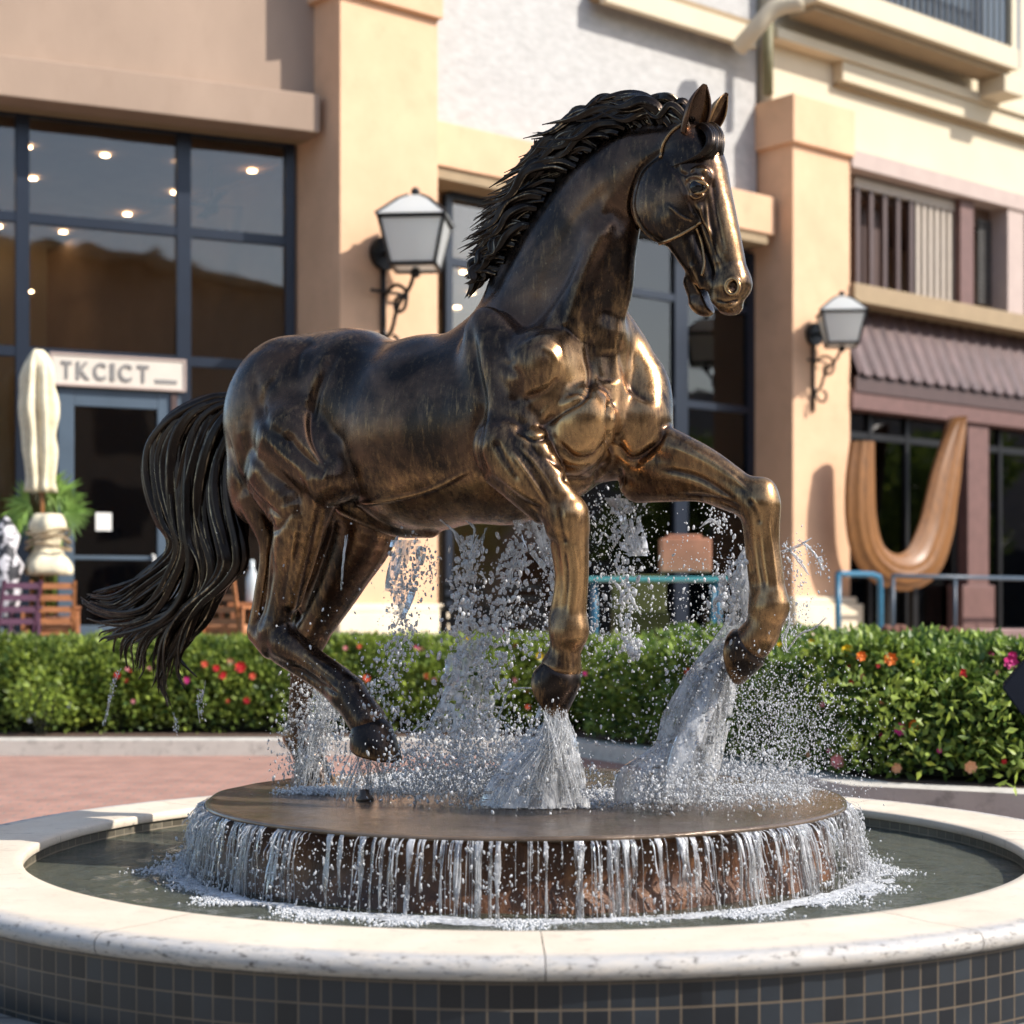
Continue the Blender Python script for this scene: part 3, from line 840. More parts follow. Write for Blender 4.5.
for i in range(240):
    u = rnd.random() * 4.999
    j = int(u); f = u - j
    f = f if rnd.random() < 0.4 else round(f) * 0.75 + f * 0.25
    path = lerp_poly(GT[j], GT[j + 1], f, 14)
    fs = 0.05 + 0.02 * rnd.random()
    ph = rnd.random() * 6.28; am = rnd.uniform(5, 12)
    tt = np.linspace(0, 1, 14)
    ph = 1.2 * round(u * 1.6) + rnd.uniform(-.5, .5)
    path[:, 0] += am * np.sin(tt * 15 + ph) * tt ** 0.6; path[:, 1] += am * 0.6 * np.cos(tt * 13 + ph) * tt
    end = rnd.uniform(0.86, 1.0) if rnd.random() < 0.6 else rnd.uniform(0.55, 0.85)
    path = catmull(path, 40)[:int(40 * end)]
    b0 = rnd.uniform(-0.03, 0.03); b1 = rnd.uniform(-0.20, 0.20)
    pts = [np.array(qw(p[0], p[1], b0 + (b1 - b0) * math.sin(min(1, t * 1.6) * PI / 2) * (1 - 0.5 * t))) for p, t in zip(path, np.linspace(0, 1, len(path)))]
    lock(V, Q, pts[::2] + [pts[-1]], rnd.uniform(0.015, 0.034), 0.6, rnd.choice([3, 4, 5]), 14, 54, twist=1.0, tip=0.05, depth=.30)
npmesh('tail', np.vstack(V), np.vstack(Q), M_hair, horse, smooth=True, attrs={'gold_glint': np.concatenate(RID)}); RID.clear()
# ================================================================== MATERIALS OF THE PLACE
TZ = 0.85                                           # height of the terrace in front of the shops
M_peach = pbr('peach_stucco', (0.66, 0.42, 0.265), dirt=.22, dirtcol=(.36, .24, .16), rough=0.9, var=0.09, vscale=1.2, bump=0.35, bscale=60, spec=0.2)
M_pinkst = pbr('pinkish_stucco', (0.36, 0.265, 0.20), dirt=.25, dirtcol=(.26, .18, .13), stretch=(1, 1, .5), rough=0.9, var=0.09, vscale=0.9, bump=0.3, bscale=60, spec=0.2)
M_white_st = pbr('offwhite_stucco', (0.43, 0.42, 0.405), rough=0.9, var=0.12, vscale=5, bump=1.0, bscale=9, stretch=(1, 1, 2), spec=0.2)
M_cream = pbr('cream_paint', (0.58, 0.50, 0.365), rough=0.8, var=0.05, vscale=1.0, bump=0.2, spec=0.25)
M_creamstone = pbr('cream_stone', (0.72, 0.62, 0.46), rough=0.8, var=0.08, vscale=2.0, bump=0.3, spec=0.25)
M_taupe = pbr('taupe_stone', (0.42, 0.33, 0.29), rough=0.85, var=0.06)
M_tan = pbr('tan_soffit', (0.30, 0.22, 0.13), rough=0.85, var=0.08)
M_navy = pbr('navy_metal', (0.011, 0.017, 0.030), rough=0.35, metal=0.2, var=0.1)
M_steel = pbr('steel_blue_paint', (0.065, 0.095, 0.13), rough=0.4, var=0.08)
M_brownmetal = pbr('brown_metal', (0.07, 0.04, 0.035), rough=0.5, var=0.1)
M_mauve = pbr('mauve_paint', (0.13, 0.065, 0.055), rough=0.6, var=0.15, vscale=5)
M_darkroom = pbr('dark_room', (0.46, 0.33, 0.23), rough=0.9, var=0.2, vscale=0.7)
M_roomceil = pbr('room_ceiling', (0.35, 0.25, 0.17), rough=0.9, var=0.1)
M_iron = pbr('black_iron', (0.012, 0.012, 0.013), rough=0.45, metal=0.4, var=0.2)
m, nt, out = new_mat('frosted_lamp_glass'); p_ = N(nt, 'ShaderNodeBsdfPrincipled'); p_.inputs['Base Color'].default_value = (.78, .80, .79, 1); p_.inputs['Roughness'].default_value = .25
t_ = N(nt, 'ShaderNodeBsdfTranslucent'); t_.inputs[0].default_value = (.85, .87, .85, 1); x_ = N(nt, 'ShaderNodeMixShader'); x_.inputs[0].default_value = .5
L(nt, p_.outputs[0], x_.inputs[1]); L(nt, t_.outputs[0], x_.inputs[2]); L(nt, x_.outputs[0], out.inputs[0]); M_lampglass = m
M_wood = pbr('orange_teak', (0.36, 0.14, 0.055), rough=0.5, var=0.3, vscale=6, stretch=(1, 1, 6))
M_gwood = pbr('golden_wood', (0.20, 0.085, 0.022), rough=0.45, var=0.3, vscale=9, stretch=(3, 3, 0.4))
M_canvas = pbr('cream_canvas', (0.74, 0.66, 0.47), rough=0.9, var=0.18, vscale=6, bump=0.8, bscale=18, dirt=.35, dirtcol=(.36, .28, .16))
M_blue = pbr('blue_tube_paint', (0.03, 0.14, 0.23), rough=0.35)
M_turq = pbr('turquoise_top', (0.10, 0.38, 0.40), rough=0.3)
M_purple = pbr('purple_plastic', (0.075, 0.028, 0.055), rough=0.4)
M_white = pbr('white_paint', (0.75, 0.74, 0.70), rough=0.6, var=0.05)
M_balw = pbr('baluster_paint', (0.40, 0.34, 0.28), rough=0.6, var=0.05)
M_grey = pbr('grey_letter', (0.22, 0.21, 0.20), rough=0.6)
M_signface = pbr('sign_face', (0.62, 0.56, 0.48), rough=0.6, var=0.05)
M_pot = pbr('brown_pot', (0.13, 0.06, 0.04), rough=0.5, var=0.3, vscale=8)
M_soil = pbr('soil', (0.085, 0.05, 0.032), rough=0.95, var=0.4, vscale=14, bump=0.8, bscale=30)
M_curb = pbr('concrete_curb', (0.55, 0.52, 0.46), rough=0.85, var=0.1, vscale=3, bump=0.3, dirt=0.5)
M_terr = pbr('terrace_stone', (0.40, 0.33, 0.27), rough=0.85, var=0.1)
M_rail = pbr('dark_rail', (0.05, 0.048, 0.045), rough=0.5)

def glass_mat(name, tint=(0.55, 0.55, 0.52), refl=0.10, wob=0.02):
    m, nt, out = new_mat(name)
    tr = N(nt, 'ShaderNodeBsdfTransparent'); tr.inputs[0].default_value = (*tint, 1)
    gl = N(nt, 'ShaderNodeBsdfGlossy'); gl.inputs['Roughness'].default_value = 0.02
    fr = N(nt, 'ShaderNodeFresnel'); fr.inputs['IOR'].default_value = 1.5
    b = N(nt, 'ShaderNodeBump'); b.inputs['Strength'].default_value = wob; b.inputs['Distance'].default_value = 0.3
    L(nt, noise(nt, 0.7, 2, 0.5, world_pos(nt)), b.inputs['Height']); L(nt, b.outputs[0], gl.inputs['Normal'])
    f = mathn(nt, 'ADD', fr.outputs[0], refl)
    mx = N(nt, 'ShaderNodeMixShader'); L(nt, f, mx.inputs[0]); L(nt, tr.outputs[0], mx.inputs[1]); L(nt, gl.outputs[0], mx.inputs[2])
    L(nt, mx.outputs[0], out.inputs[0]); return m
M_glass = glass_mat('window_glass', (0.74, 0.71, 0.66), 0.035)
M_glass_d = glass_mat('window_glass_dark', (0.50, 0.50, 0.49), 0.03)
M_down = emit_mat('downlight_glow', (1.0, 0.74, 0.46), 26.0)

# ================================================================== GROUND
def brick_mat(name, c1, c2, mortar, sc, bw=0.5, rh=0.25, ms=0.012, rough=0.85, uvn=None, bumpd=0.004, spec=0.3, var=0.35):
    m, nt, out = new_mat(name)
    p = N(nt, 'ShaderNodeBsdfPrincipled')
    if uvn: tc = N(nt, 'ShaderNodeTexCoord'); v = tc.outputs['UV']
    else: v = world_pos(nt)
    br = N(nt, 'ShaderNodeTexBrick'); L(nt, v, br.inputs['Vector'])
    br.offset = 0.0 if uvn else 0.5
    br.inputs['Scale'].default_value = sc; br.inputs['Mortar Size'].default_value = ms
    br.inputs['Brick Width'].default_value = bw; br.inputs['Row Height'].default_value = rh
    br.inputs['Color1'].default_value = (*c1, 1); br.inputs['Color2'].default_value = (*c2, 1); br.inputs['Mortar'].default_value = (*mortar, 1)
    br.inputs['Bias'].default_value = -0.1; br.inputs['Mortar Smooth'].default_value = 0.2
    n1 = noise(nt, 3.0, 7, 0.65, world_pos(nt))
    c = mixc(nt, 1.0, br.outputs['Color'], ramp(nt, n1, [(0.25, 1 - var), (0.75, 1.0)]), 'MULTIPLY')
    L(nt, c, p.inputs['Base Color']); p.inputs['Roughness'].default_value = rough; p.inputs['Specular IOR Level'].default_value = spec
    b = N(nt, 'ShaderNodeBump'); b.inputs['Strength'].default_value = 0.8; b.inputs['Distance'].default_value = bumpd; b.invert = True
    L(nt, br.outputs['Fac'], b.inputs['Height']); L(nt, b.outputs[0], p.inputs['Normal'])
    L(nt, p.outputs[0], out.inputs[0]); return m

M_ground = pbr('far_ground', (0.22, 0.19, 0.15), rough=0.95, var=0.2)
M_plaza = brick_mat('red_pavers', (0.46, 0.25, 0.19), (0.38, 0.21, 0.165), (0.30, 0.24, 0.20), 2.2, ms=0.02)
def sheet(name, pts, z, mat, kind='structure'):
    me = bpy.data.meshes.new(name); me.from_pydata([(x, y, z) for x, y in pts], [], [tuple(range(len(pts)))])
    return tag(link(name, me, mat), kind=kind)
sheet('ground', [(-400, -400), (400, -400), (400, 400), (-400, 400)], -0.20, M_ground)
# brick plaza, draining gently towards the fountain
PY = [-31, 0, 9, 11.5, 12, 12.5, 13, 13.5, 14, 14.5, 15, 15.5, 16, 16.5, 17, 18.4]
def plaza_z(y):
    t = min(max((y - 11.5) / 5.0, 0), 1); return -0.15 * (1 - t * t * (3 - 2 * t))
V = []; Q = []
for y in PY[4:]: V += [(-40, y, plaza_z(y)), (40, y, plaza_z(y))]
for i in range(len(PY) - 5): Q.append((2 * i, 2 * i + 1, 2 * i + 3, 2 * i + 2))
tag(npmesh('plaza', V, np.array(Q), M_plaza, None, smooth=True), kind='structure')
M_flags = brick_mat('grey_flagstones', (.30, .28, .25), (.25, .235, .21), (.16, .15, .13), .6, ms=.01)
V = []; Q = []
for y in PY[:5]: V += [(-40, y, plaza_z(y)), (40, y, plaza_z(y))]
for i in range(4): Q.append((2 * i, 2 * i + 1, 2 * i + 3, 2 * i + 2))
tag(npmesh('pavement', V, np.array(Q), M_flags, None, smooth=True), kind='structure')  # grey paving added here to keep red reflections off the horse

# planting bed: kerb line runs along the back on the left and swings forward on the right behind the basin
bed_front = [(-14.0, 18.0), (0.6, 18.0), (1.7, 15.9), (2.6, 13.35), (4.0, 12.6), (6.5, 11.9), (14.0, 11.3)]
def offset_line(pl, d):
    out = []
    for i, p in enumerate(pl):
        a = Vector(pl[max(i - 1, 0)]); b = Vector(pl[min(i + 1, len(pl) - 1)]); t = (b - a).normalized()
        out.append((p[0] - t.y * d, p[1] + t.x * d))
    return out
inner = offset_line(bed_front, 0.42)
mb = MB()
for i in range(len(bed_front) - 1):
    a, b, c, d = bed_front[i], bed_front[i + 1], inner[i + 1], inner[i]
    mb.hexa([(a[0], a[1], -0.18), (b[0], b[1], -0.18), (c[0], c[1], -0.18), (d[0], d[1], -0.18), (a[0], a[1], 0.16), (b[0], b[1], 0.16), (c[0], c[1], 0.16), (d[0], d[1], 0.16)])
tag(mb.build('kerb', M_curb), kind='structure')
me = bpy.data.meshes.new('bed_soil')
bk = [(14.0, 30.0), (-14.0, 30.0)]
pl = inner + bk
me.from_pydata([(x, y, 0.165 if i < len(inner) else 0.3) for i, (x, y) in enumerate(pl)], [], [tuple(range(len(pl)))])
tag(link('bed_soil', me, M_soil), kind='structure')
mb = MB(); mb.box(-40, 60, 20.3, 60, 0.01, TZ)
tag(mb.build('terrace', M_terr), kind='structure')

# ================================================================== FACADES
class Facade:
    """vertical wall plane Y = Y0 + m X; u runs along it, d outwards, z up"""
    def __init__(s, Y0, m):
        n = math.sqrt(1 + m * m); s.Y0 = Y0; s.t = (1 / n, m / n); s.o = (m / n, -1 / n)
    def U(s, px, d=0.0):
        xr = (px - CX) / F
        return (xr * (s.Y0 + d * s.o[1]) - d * s.o[0]) / (s.t[0] - xr * s.t[1])
    def Z(s, px, py, d=0.0):
        u = s.U(px, d); Y = s.Y0 + u * s.t[1] + d * s.o[1]
        return EYE + (HY - py) * Y / F
    def P(s, u, d, z): return Vector((u * s.t[0] + d * s.o[0], s.Y0 + u * s.t[1] + d * s.o[1], z))
    def box(s, mb, u0, u1, d0, d1, z0, z1):
        mb.hexa([s.P(u0, d1, z0), s.P(u1, d1, z0), s.P(u1, d0, z0), s.P(u0, d0, z0), s.P(u0, d1, z1), s.P(u1, d1, z1), s.P(u1, d0, z1), s.P(u0, d0, z1)])
    def mk(s, name, mat, parent, boxes, bevel=0.0):
        mb = MB()
        for b in boxes: s.box(mb, *b)
        return mb.build(name, mat, parent, bevel=bevel)
    @property
    def rz(s): return math.atan2(s.t[1], s.t[0])

def glazed(fc, parent, us, zs, d=0.0, fw=0.07, fd=0.12, mat=None, gmat=None, thick=None):
    """a window wall: frame grid + one pane per opening; us, zs lists of mullion centre lines; thick: {index: width}"""
    thick = thick or {}
    mb = MB()
    for i, u in enumerate(us):
        w = thick.get(('u', i), fw); fc.box(mb, u - w / 2, u + w / 2, d - fd / 2, d + fd / 2, zs[0], zs[-1])
    for j, z in enumerate(zs):
        w = thick.get(('z', j), fw)
        for i in range(len(us) - 1):
            w0 = thick.get(('u', i), fw); w1 = thick.get(('u', i + 1), fw)
            fc.box(mb, us[i] + w0 / 2, us[i + 1] - w1 / 2, d - fd / 2 + 0.01, d + fd / 2 - 0.01, z - w / 2, z + w / 2)
    f = mb.build('window', mat or M_navy, parent)
    for i in range(len(us) - 1):
        for j in range(len(zs) - 1):
            fc.mk('pane', gmat or M_glass, f, [(us[i] + fw * .4, us[i + 1] - fw * .4, d - 0.012, d + 0.0, zs[j] + fw * .4, zs[j + 1] - fw * .4)])
    return f

def room(fc, parent, u0, u1, z0, z1, depth, d=-0.15, ceil_z=None, mats=None):
    """floor, back wall, side walls and ceiling behind a window"""
    w, c = mats or (M_darkroom, M_roomceil)
    cz = ceil_z or z1
    fc.mk('room_wall', w, parent, [(u0, u1, d - depth - 0.1, d - depth, z0, cz), (u0 - 0.1, u0, d - depth - 0.1, d, z0, cz), (u1, u1 + 0.1, d - depth - 0.1, d, z0, cz)])
    fc.mk('room_floor', M_brownmetal, parent, [(u0, u1, d - depth, d, z0 - 0.1, z0)])
    fc.mk('room_ceiling', c, parent, [(u0 - .1, u1 + .1, d - depth - .1, d, cz, cz + 0.1)])

def downlights(fc, parent, spots, z, r=0.075):
    for u, d in spots:
        mb = MB(); p = fc.P(u, d, z)
        mb.lathe(p, [(0.0, -0.012), (r, -0.012), (r, 0.0)], 14)
        mb.build('ceiling_light', M_down, parent)

# ---------------------------------------------------------------- left: cafe building
FL = Facade(25.3, 0.452)
caf = empty('cafe_building', FL.P(FL.U(100), 0, TZ), FL.rz, 'tan cafe front on the left with navy framed windows, a wide overhanging band and entrance', 'building')
uL0, uL1 = FL.U(-90), FL.U(293)
zs_top = FL.Z(25, 113); zt1 = FL.Z(25, 218); zt2 = FL.Z(25, 352)
band_b = FL.Z(0, 95, 0.75); band_t = FL.Z(0, 54, 0.75)
FL.mk('wall', M_pinkst, caf, [(uL0 - 3, uL1 + 0.5, -0.5, 0.42, band_t + 0.004, 14.5)])
FL.mk('overhang_band', M_pinkst, caf, [(uL0 - 3, FL.U(320, 0.75), -0.2, 0.75, band_b, band_t)], bevel=0.02)
FL.mk('soffit_shade', M_tan, caf, [(uL0 - 3, uL1 + 0.3, -0.2, 0.30, zs_top + 0.04, band_b - 0.004)])  # tan strip paints the brown shadow under the band
um = [FL.U(-75), FL.U(22), FL.U(183), FL.U(289)]
glazed(FL, caf, um, [TZ + 0.02, zt2, zt1, zs_top], fw=0.13, thick={('u', 1): 0.17, ('u', 2): 0.19})
room(FL, caf, uL0, uL1 + 0.1, TZ, zs_top, 13.0, ceil_z=zs_top - 0.05)
sp = []
for i in range(9):
    for j in range(7):
        if random.random() < .85: sp.append((FL.U(-40) + i * 1.05 + 0.35 * (j % 2), -1.4 - j * 1.75))
downlights(FL, caf, sp, zs_top - 0.07, 0.06)
sp2 = [(FL.U(10) + .9 * i + .3 * (i % 3), -4.6 - 1.5 * (i % 3)) for i in range(10)]
downlights(FL, caf, sp2, zs_top - 1.2, 0.06)
# shaded fan in the right pane
ud = FL.U(240); fzz = FL.Z(240, 210, -1.5)
mb = MB()
mb.tube([FL.P(ud, -1.5, zs_top - 0.06), FL.P(ud, -1.5, fzz)], 0.02, 8)
mb.ball(FL.P(ud, -1.5, fzz), 0.11)
for k in range(4):
    a = k * PI / 2 + 0.35
    c = FL.P(ud, -1.5, fzz + 0.02); tt = Vector((math.cos(a), math.sin(a), 0.0)); ss = Vector((-math.sin(a), math.cos(a), 0.15))
    mb.hexa([c + tt * .1 - ss * .05, c + tt * .85 - ss * .08, c + tt * .85 + ss * .08, c + tt * .1 + ss * .05] + [x + Vector((0, 0, .012)) for x in (c + tt * .1 - ss * .05, c + tt * .85 - ss * .08, c + tt * .85 + ss * .08, c + tt * .1 + ss * .05)])
mb.build('ceiling_fan', M_iron, caf)
# door
zd1 = FL.Z(60, 386); dl, dr = FL.U(56), FL.U(178); gl_, gr_ = FL.U(72), FL.U(155)
zg1 = FL.Z(100, 408); zg0 = TZ + 0.45
door = FL.mk('door', M_steel, caf, [(dl, gl_, 0.07, 0.15, TZ, zd1), (gr_, dr, 0.07, 0.15, TZ, zd1), (gl_ + .001, gr_ - .001, 0.075, 0.145, zg1, zd1 - .002), (gl_ + .001, gr_ - .001, 0.075, 0.145, TZ, zg0),
                                    (gl_ + .001, gr_ - .001, 0.08, 0.14, FL.Z(100, 560), FL.Z(100, 556))], bevel=0.008)
FL.mk('pane', M_glass_d, door, [(gl_ - .02, gr_ + .02, 0.095, 0.105, zg0 - .02, zg1 + .02)])
hm = MB(); hu = FL.U(150)
hm.tube([FL.P(hu, 0.16, 1.6), FL.P(hu, 0.24, 1.62), FL.P(hu, 0.24, 2.2), FL.P(hu, 0.16, 2.22)], 0.018, 8)
hm.build('handle', M_white, door)
FL.mk('notice', M_white, door, [(FL.U(94), FL.U(110), 0.106, 0.11, FL.Z(100, 531), FL.Z(100, 513))])
FL.mk('door_closer', M_brownmetal, door, [(FL.U(168), FL.U(174), 0.151, 0.19, FL.Z(100, 420), FL.Z(100, 392))])
# sign
zsn0, zsn1 = FL.Z(52, 386, .2), FL.Z(52, 352, .2)
sign = FL.mk('sign', M_signface, caf, [(FL.U(50, .22), FL.U(186, .22), 0.152, 0.22, zsn0 + 0.01, zsn1)], bevel=0.01)
mb = MB(); a, b_ = FL.U(50, .22), FL.U(186, .22)
for bx in [(a, b_, .2205, .235, zsn1 - .03, zsn1 - .002), (a, b_, .2205, .235, zsn0 + .012, zsn0 + .04), (a, a + .03, .2205, .2352, zsn0 + .0405, zsn1 - .0305), (b_ - .03, b_, .2205, .2352, zsn0 + .0405, zsn1 - .0305)]:
    FL.box(mb, *bx)
mb.build('sign_frame', M_taupe, sign)

def text_mesh(txt, height, width=None, depth=0.012, bold=0.0):
    cu = bpy.data.curves.new('t', 'FONT'); cu.body = txt; cu.size = 1.0; cu.extrude = 0.0; cu.offset = bold
    ob = bpy.data.objects.new('t', cu); COL.objects.link(ob)
    bpy.context.view_layer.update()
    me = bpy.data.meshes.new_from_object(ob)
    V = np.array([v.co[:] for v in me.vertices]); Fs = [tuple(p.vertices) for p in me.polygons]
    bpy.data.objects.remove(ob); bpy.data.curves.remove(cu); bpy.data.meshes.remove(me)
    lo, hi = V.min(0), V.max(0)
    V = V - lo; sc = height / (hi[1] - lo[1]); V[:, 1] *= sc
    V[:, 0] *= (width / (hi[0] - lo[0])) if width else sc
    return V, Fs
# letters, each its own part
tx = [('T', 62, 72), ('K', 77, 90), ('C', 94, 106), ('I', 111, 115), ('C', 119, 132), ('T', 138, 149)]
zc = (zsn0 + zsn1) / 2; hh_ = (zsn1 - zsn0) * 0.52
for ch, x0, x1 in tx:
    u0, u1 = FL.U(x0, .24), FL.U(x1, .24)
    V, Fs = text_mesh(ch, hh_, u1 - u0, bold=0.02)
    mb = MB(); n = len(V)
    pts = [FL.P(u0 + v[0], 0.238, zc - hh_ / 2 + v[1]) for v in V]
    back = [FL.P(u0 + v[0], 0.2215, zc - hh_ / 2 + v[1]) for v in V]
    mb.add(pts, Fs); mb.add(back, [f[::-1] for f in Fs])
    ec = {}
    for f in Fs:
        for i in range(len(f)):
            e = (f[i], f[(i + 1) % len(f)]); ec[tuple(sorted(e))] = ec.get(tuple(sorted(e)), 0) + 1
    for e, c in ec.items():
        if c == 1: mb.f.append((e[0], e[1], e[1] + n, e[0] + n))
    mb.build('letter', M_grey, sign)
FL.mk('underline', M_grey, sign, [(FL.U(155, .23), FL.U(177, .23), .2205, .23, zc - hh_ / 2 - .0, zc - hh_ / 2 + .05)])

# ---------------------------------------------------------------- right: arcade building
FR = Facade(25.1, 0.85)
arc = empty('shop_building', FR.P(FR.U(640), 0, TZ), FR.rz, 'peach and cream shop building with square pillars, awning and balcony on the right', 'building')
GD = -0.9
uA0, uA1 = FR.U(340), FR.U(438); uB0, uB1 = FR.U(793), FR.U(850)
def pillar(u0, u1, ztop, zbase, capz, name='pillar'):
    p = FR.mk(name, M_peach, arc, [(u0, u1, GD - 0.5, 0.0, zbase - 0.05, ztop)], bevel=0.015)
    e = 0.10
    FR.mk('pillar_base', M_creamstone, p, [(u0 - .12, u1 + .16, GD - .4, 0.16, TZ, zbase - 0.12)], bevel=0.02)
    FR.mk('base_moulding', M_creamstone, p, [(u0 - .06, u1 + .09, GD - .4, 0.09, zbase - 0.12, zbase)], bevel=0.03)
    FR.mk('pillar_cap', M_peach, p, [(u0 - e, u1 + .02, GD - .4, e, capz, ztop + 0.02)], bevel=0.02)
    return p
zA = FR.Z(436, 604); zB = FR.Z(850, 597)
pillar(uA0, uA1, 13.5, zA, FR.Z(440, 18, 0.1))
pillar(uB0, uB1, FR.Z(795, 97), zB, FR.Z(795, 141, 0.1))
lz0, lz1 = FR.Z(438, 165, -.3), FR.Z(438, 120, -.3)
FR.mk('lintel', M_peach, arc, [(uA1, FR.U(775, -.3), -1.1, -0.3, lz0, lz1)], bevel=0.02)
FR.mk('upper_wall', M_white_st, arc, [(uA1, FR.U(763, -.6), -1.1, -0.75, lz1 + .004, 14.0)])
FR.mk('lintel_soffit_shade', M_tan, arc, [(uA1, FR.U(770, -.3), -1.1, -0.35, lz0 - 0.16, lz0 - .004)])  # tan colour stands for the brown shadow below the lintel
wz = lz0 - 0.16
um = [FR.U(447, GD), FR.U(560, GD), FR.U(679, GD), FR.U(750, GD), FR.U(775, GD)]
glazed(FR, arc, um, [TZ + 0.02, FR.Z(715, 407, GD), FR.Z(640, 293, GD), wz - 0.05], d=GD, fw=0.12, thick={('u', 2): 0.30, ('u', 3): 0.2})
room(FR, arc, uA1 - 1.5, uB0 + 1.0, TZ, wz, 9.0, d=GD - .15, ceil_z=wz - 0.02)
sp = [(FR.U(590, GD) + i * 1.0 + 0.4 * (j % 2), GD - 1.4 - j * 1.5) for i in range(7) for j in range(4)]
downlights(FR, arc, sp, wz - 0.05, 0.06)

# eave over the upper wall, brackets, drainpipe
ez = FR.Z(740, 44, -.4)
FR.mk('eave_fascia', M_cream, arc, [(FR.U(604, -.4), FR.U(756, -.4), -0.5, -0.36, ez, ez + 0.34)], bevel=0.02)
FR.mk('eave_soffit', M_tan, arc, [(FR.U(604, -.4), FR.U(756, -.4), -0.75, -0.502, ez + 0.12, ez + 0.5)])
mb = MB(); bz = FR.Z(765, 38)
pts = [FR.P(FR.U(748, 0.1), -0.1, bz - 0.25), FR.P(FR.U(758, .3), 0.25, bz - 0.02), FR.P(FR.U(780, .6), 0.5, bz + 0.28), FR.P(FR.U(806, .9), 0.85, bz + 0.36)]
mb.tube([Vector(p) for p in catmull([tuple(p) for p in pts], 14)], 0.14, 10)
mb.build('eave_bracket', M_cream, arc, smooth=True)
mb = MB(); up = FR.U(768, -.2)
mb.tube([FR.P(up, -.2, FR.Z(795, 97)), FR.P(up, -.2, bz + 0.6)], 0.09, 10)
mb.build('drainpipe', pbr('olive_pipe', (0.17, 0.15, 0.07), rough=0.6), arc, smooth=True)

# upper cream wall with mouldings
uR1 = FR.U(1075)
tb1 = FR.Z(850, 148, .05); tb0 = FR.Z(850, 166, .05)
FR.mk('cream_wall', M_cream, arc, [(FR.U(772, -.5), uR1, -1.2, -0.5, tb1 + .003, 14.0)])
m0 = FR.Z(843, 80, -.28)
FR.mk('moulding', M_cream, arc, [(FR.U(843, -.28), uR1, -0.5, -0.28, m0, m0 + 0.34), (FR.U(778, -.2), uR1, -0.5, -0.2, m0 + 0.345, m0 + 0.52)], bevel=0.015)
FR.mk('moulding_shadow_strip', M_tan, arc, [(FR.U(843, -.28), uR1, -0.5, -0.38, m0 - 0.06, m0 - .002)])  # tan strip put in as the shadow line under the moulding
FR.mk('taupe_lintel', M_taupe, arc, [(uB1 + .004, uR1, -1.2, 0.05, tb0, tb1)], bevel=0.015)
# opening with the loggia
og0 = FR.Z(850, 283, 0); uo1 = FR.U(1008)
FR.mk('loggia_jamb', M_taupe, arc, [(uo1, FR.U(1024), -1.2, 0.0, og0, tb0 - .002), (FR.U(1034), uR1, -1.2, -.1, og0, tb0 - .002)])
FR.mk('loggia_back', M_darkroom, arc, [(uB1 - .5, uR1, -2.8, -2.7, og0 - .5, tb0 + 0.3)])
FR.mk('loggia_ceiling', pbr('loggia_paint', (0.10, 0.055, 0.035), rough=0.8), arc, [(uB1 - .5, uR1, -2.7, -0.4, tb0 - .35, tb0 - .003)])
FR.mk('loggia_sill', M_tan, arc, [(uB1 + .004, uR1, -0.9, 0.10, FR.Z(850, 300, .1), og0 - .001)], bevel=0.015)
# railing
rail = MB(); rz1 = FR.Z(905, 200, -.3); rz0 = og0 + 0.08
FR.box(rail, FR.U(852, -.3), FR.U(962, -.3), -0.36, -0.24, rz1, rz1 + 0.17)
rl = rail.build('balustrade', M_balw, arc)
FR.mk('bottom_rail', M_balw, rl, [(FR.U(852, -.3), FR.U(962, -.3), -0.36, -0.24, rz0 - .07, rz0)])
nb = 17
for i in range(nb):
    uu = FR.U(856, -.3) + (FR.U(960, -.3) - FR.U(856, -.3)) * i / (nb - 1)
    if i % 2 == 0 or i > 8:
        FR.mk('baluster', M_balw if i > 8 else M_brownmetal, rl, [(uu - .05, uu + .05, -.345, -.255, rz0 + .001, rz1 - .001)])  # left balusters take the brown metal as painted shade
FR.mk('loggia_shutter', M_brownmetal, arc, [(FR.U(854, -.7) + .26 * i, FR.U(854, -.7) + .26 * i + .2, -.75, -.7, og0, rz1 + .05) for i in range(4)])
FR.mk('loggia_post', M_mauve, arc, [(FR.U(966), FR.U(979), -.35, -.12, og0, tb0 - .002)])
lv = MB()
for i in range(16):
    z = og0 + 0.2 + i * 0.1; FR.box(lv, FR.U(981, -.3), FR.U(1007, -.3), -.4, -.36, z, z + 0.075)
lv.build('louvre', M_rail, arc)
# balcony above
bd = 0.45; bf0 = FR.Z(1019, 70, bd)
ub0, ub1 = FR.U(818, bd), FR.U(1019, bd)
FR.mk('balcony_slab', M_cream, arc, [(ub0, ub1, -.3, bd, bf0, bf0 + 0.38)], bevel=0.015)
FR.mk('balcony_soffit', M_tan, arc, [(ub0 + .1, ub1 - .1, -.25, bd - .15, bf0 - .10, bf0 - .003)])  # tan colour includes the brown shade beneath the slab
FR.mk('corbel', M_cream, arc, [(ub1 - .3, ub1 + .35, -.25, bd - .1, bf0 - .42, bf0 - .105)], bevel=0.02)
FR.mk('balcony_post', M_cream, arc, [(ub1 - .18, ub1 - .02, bd - .2, bd - .03, bf0 + .381, 14.0)])
br = FR.mk('balcony_railing', M_rail, arc, [(FR.U(868, bd), ub1 - .19, bd - .16, bd - .10, bf0 + .40, bf0 + .46), (FR.U(868, bd), ub1 - .19, bd - .16, bd - .10, bf0 + 1.5, bf0 + 1.56)])
for i in range(24):
    uu = FR.U(868, bd) + (ub1 - .25 - FR.U(868, bd)) * i / 23
    FR.mk('bar', M_rail, br, [(uu, uu + .035, bd - .15, bd - .11, bf0 + .461, bf0 + 1.499)])
FR.mk('balcony_back', M_steel, arc, [(ub0, ub1 + 1, -.24, -.18, bf0 + .381, 14)])
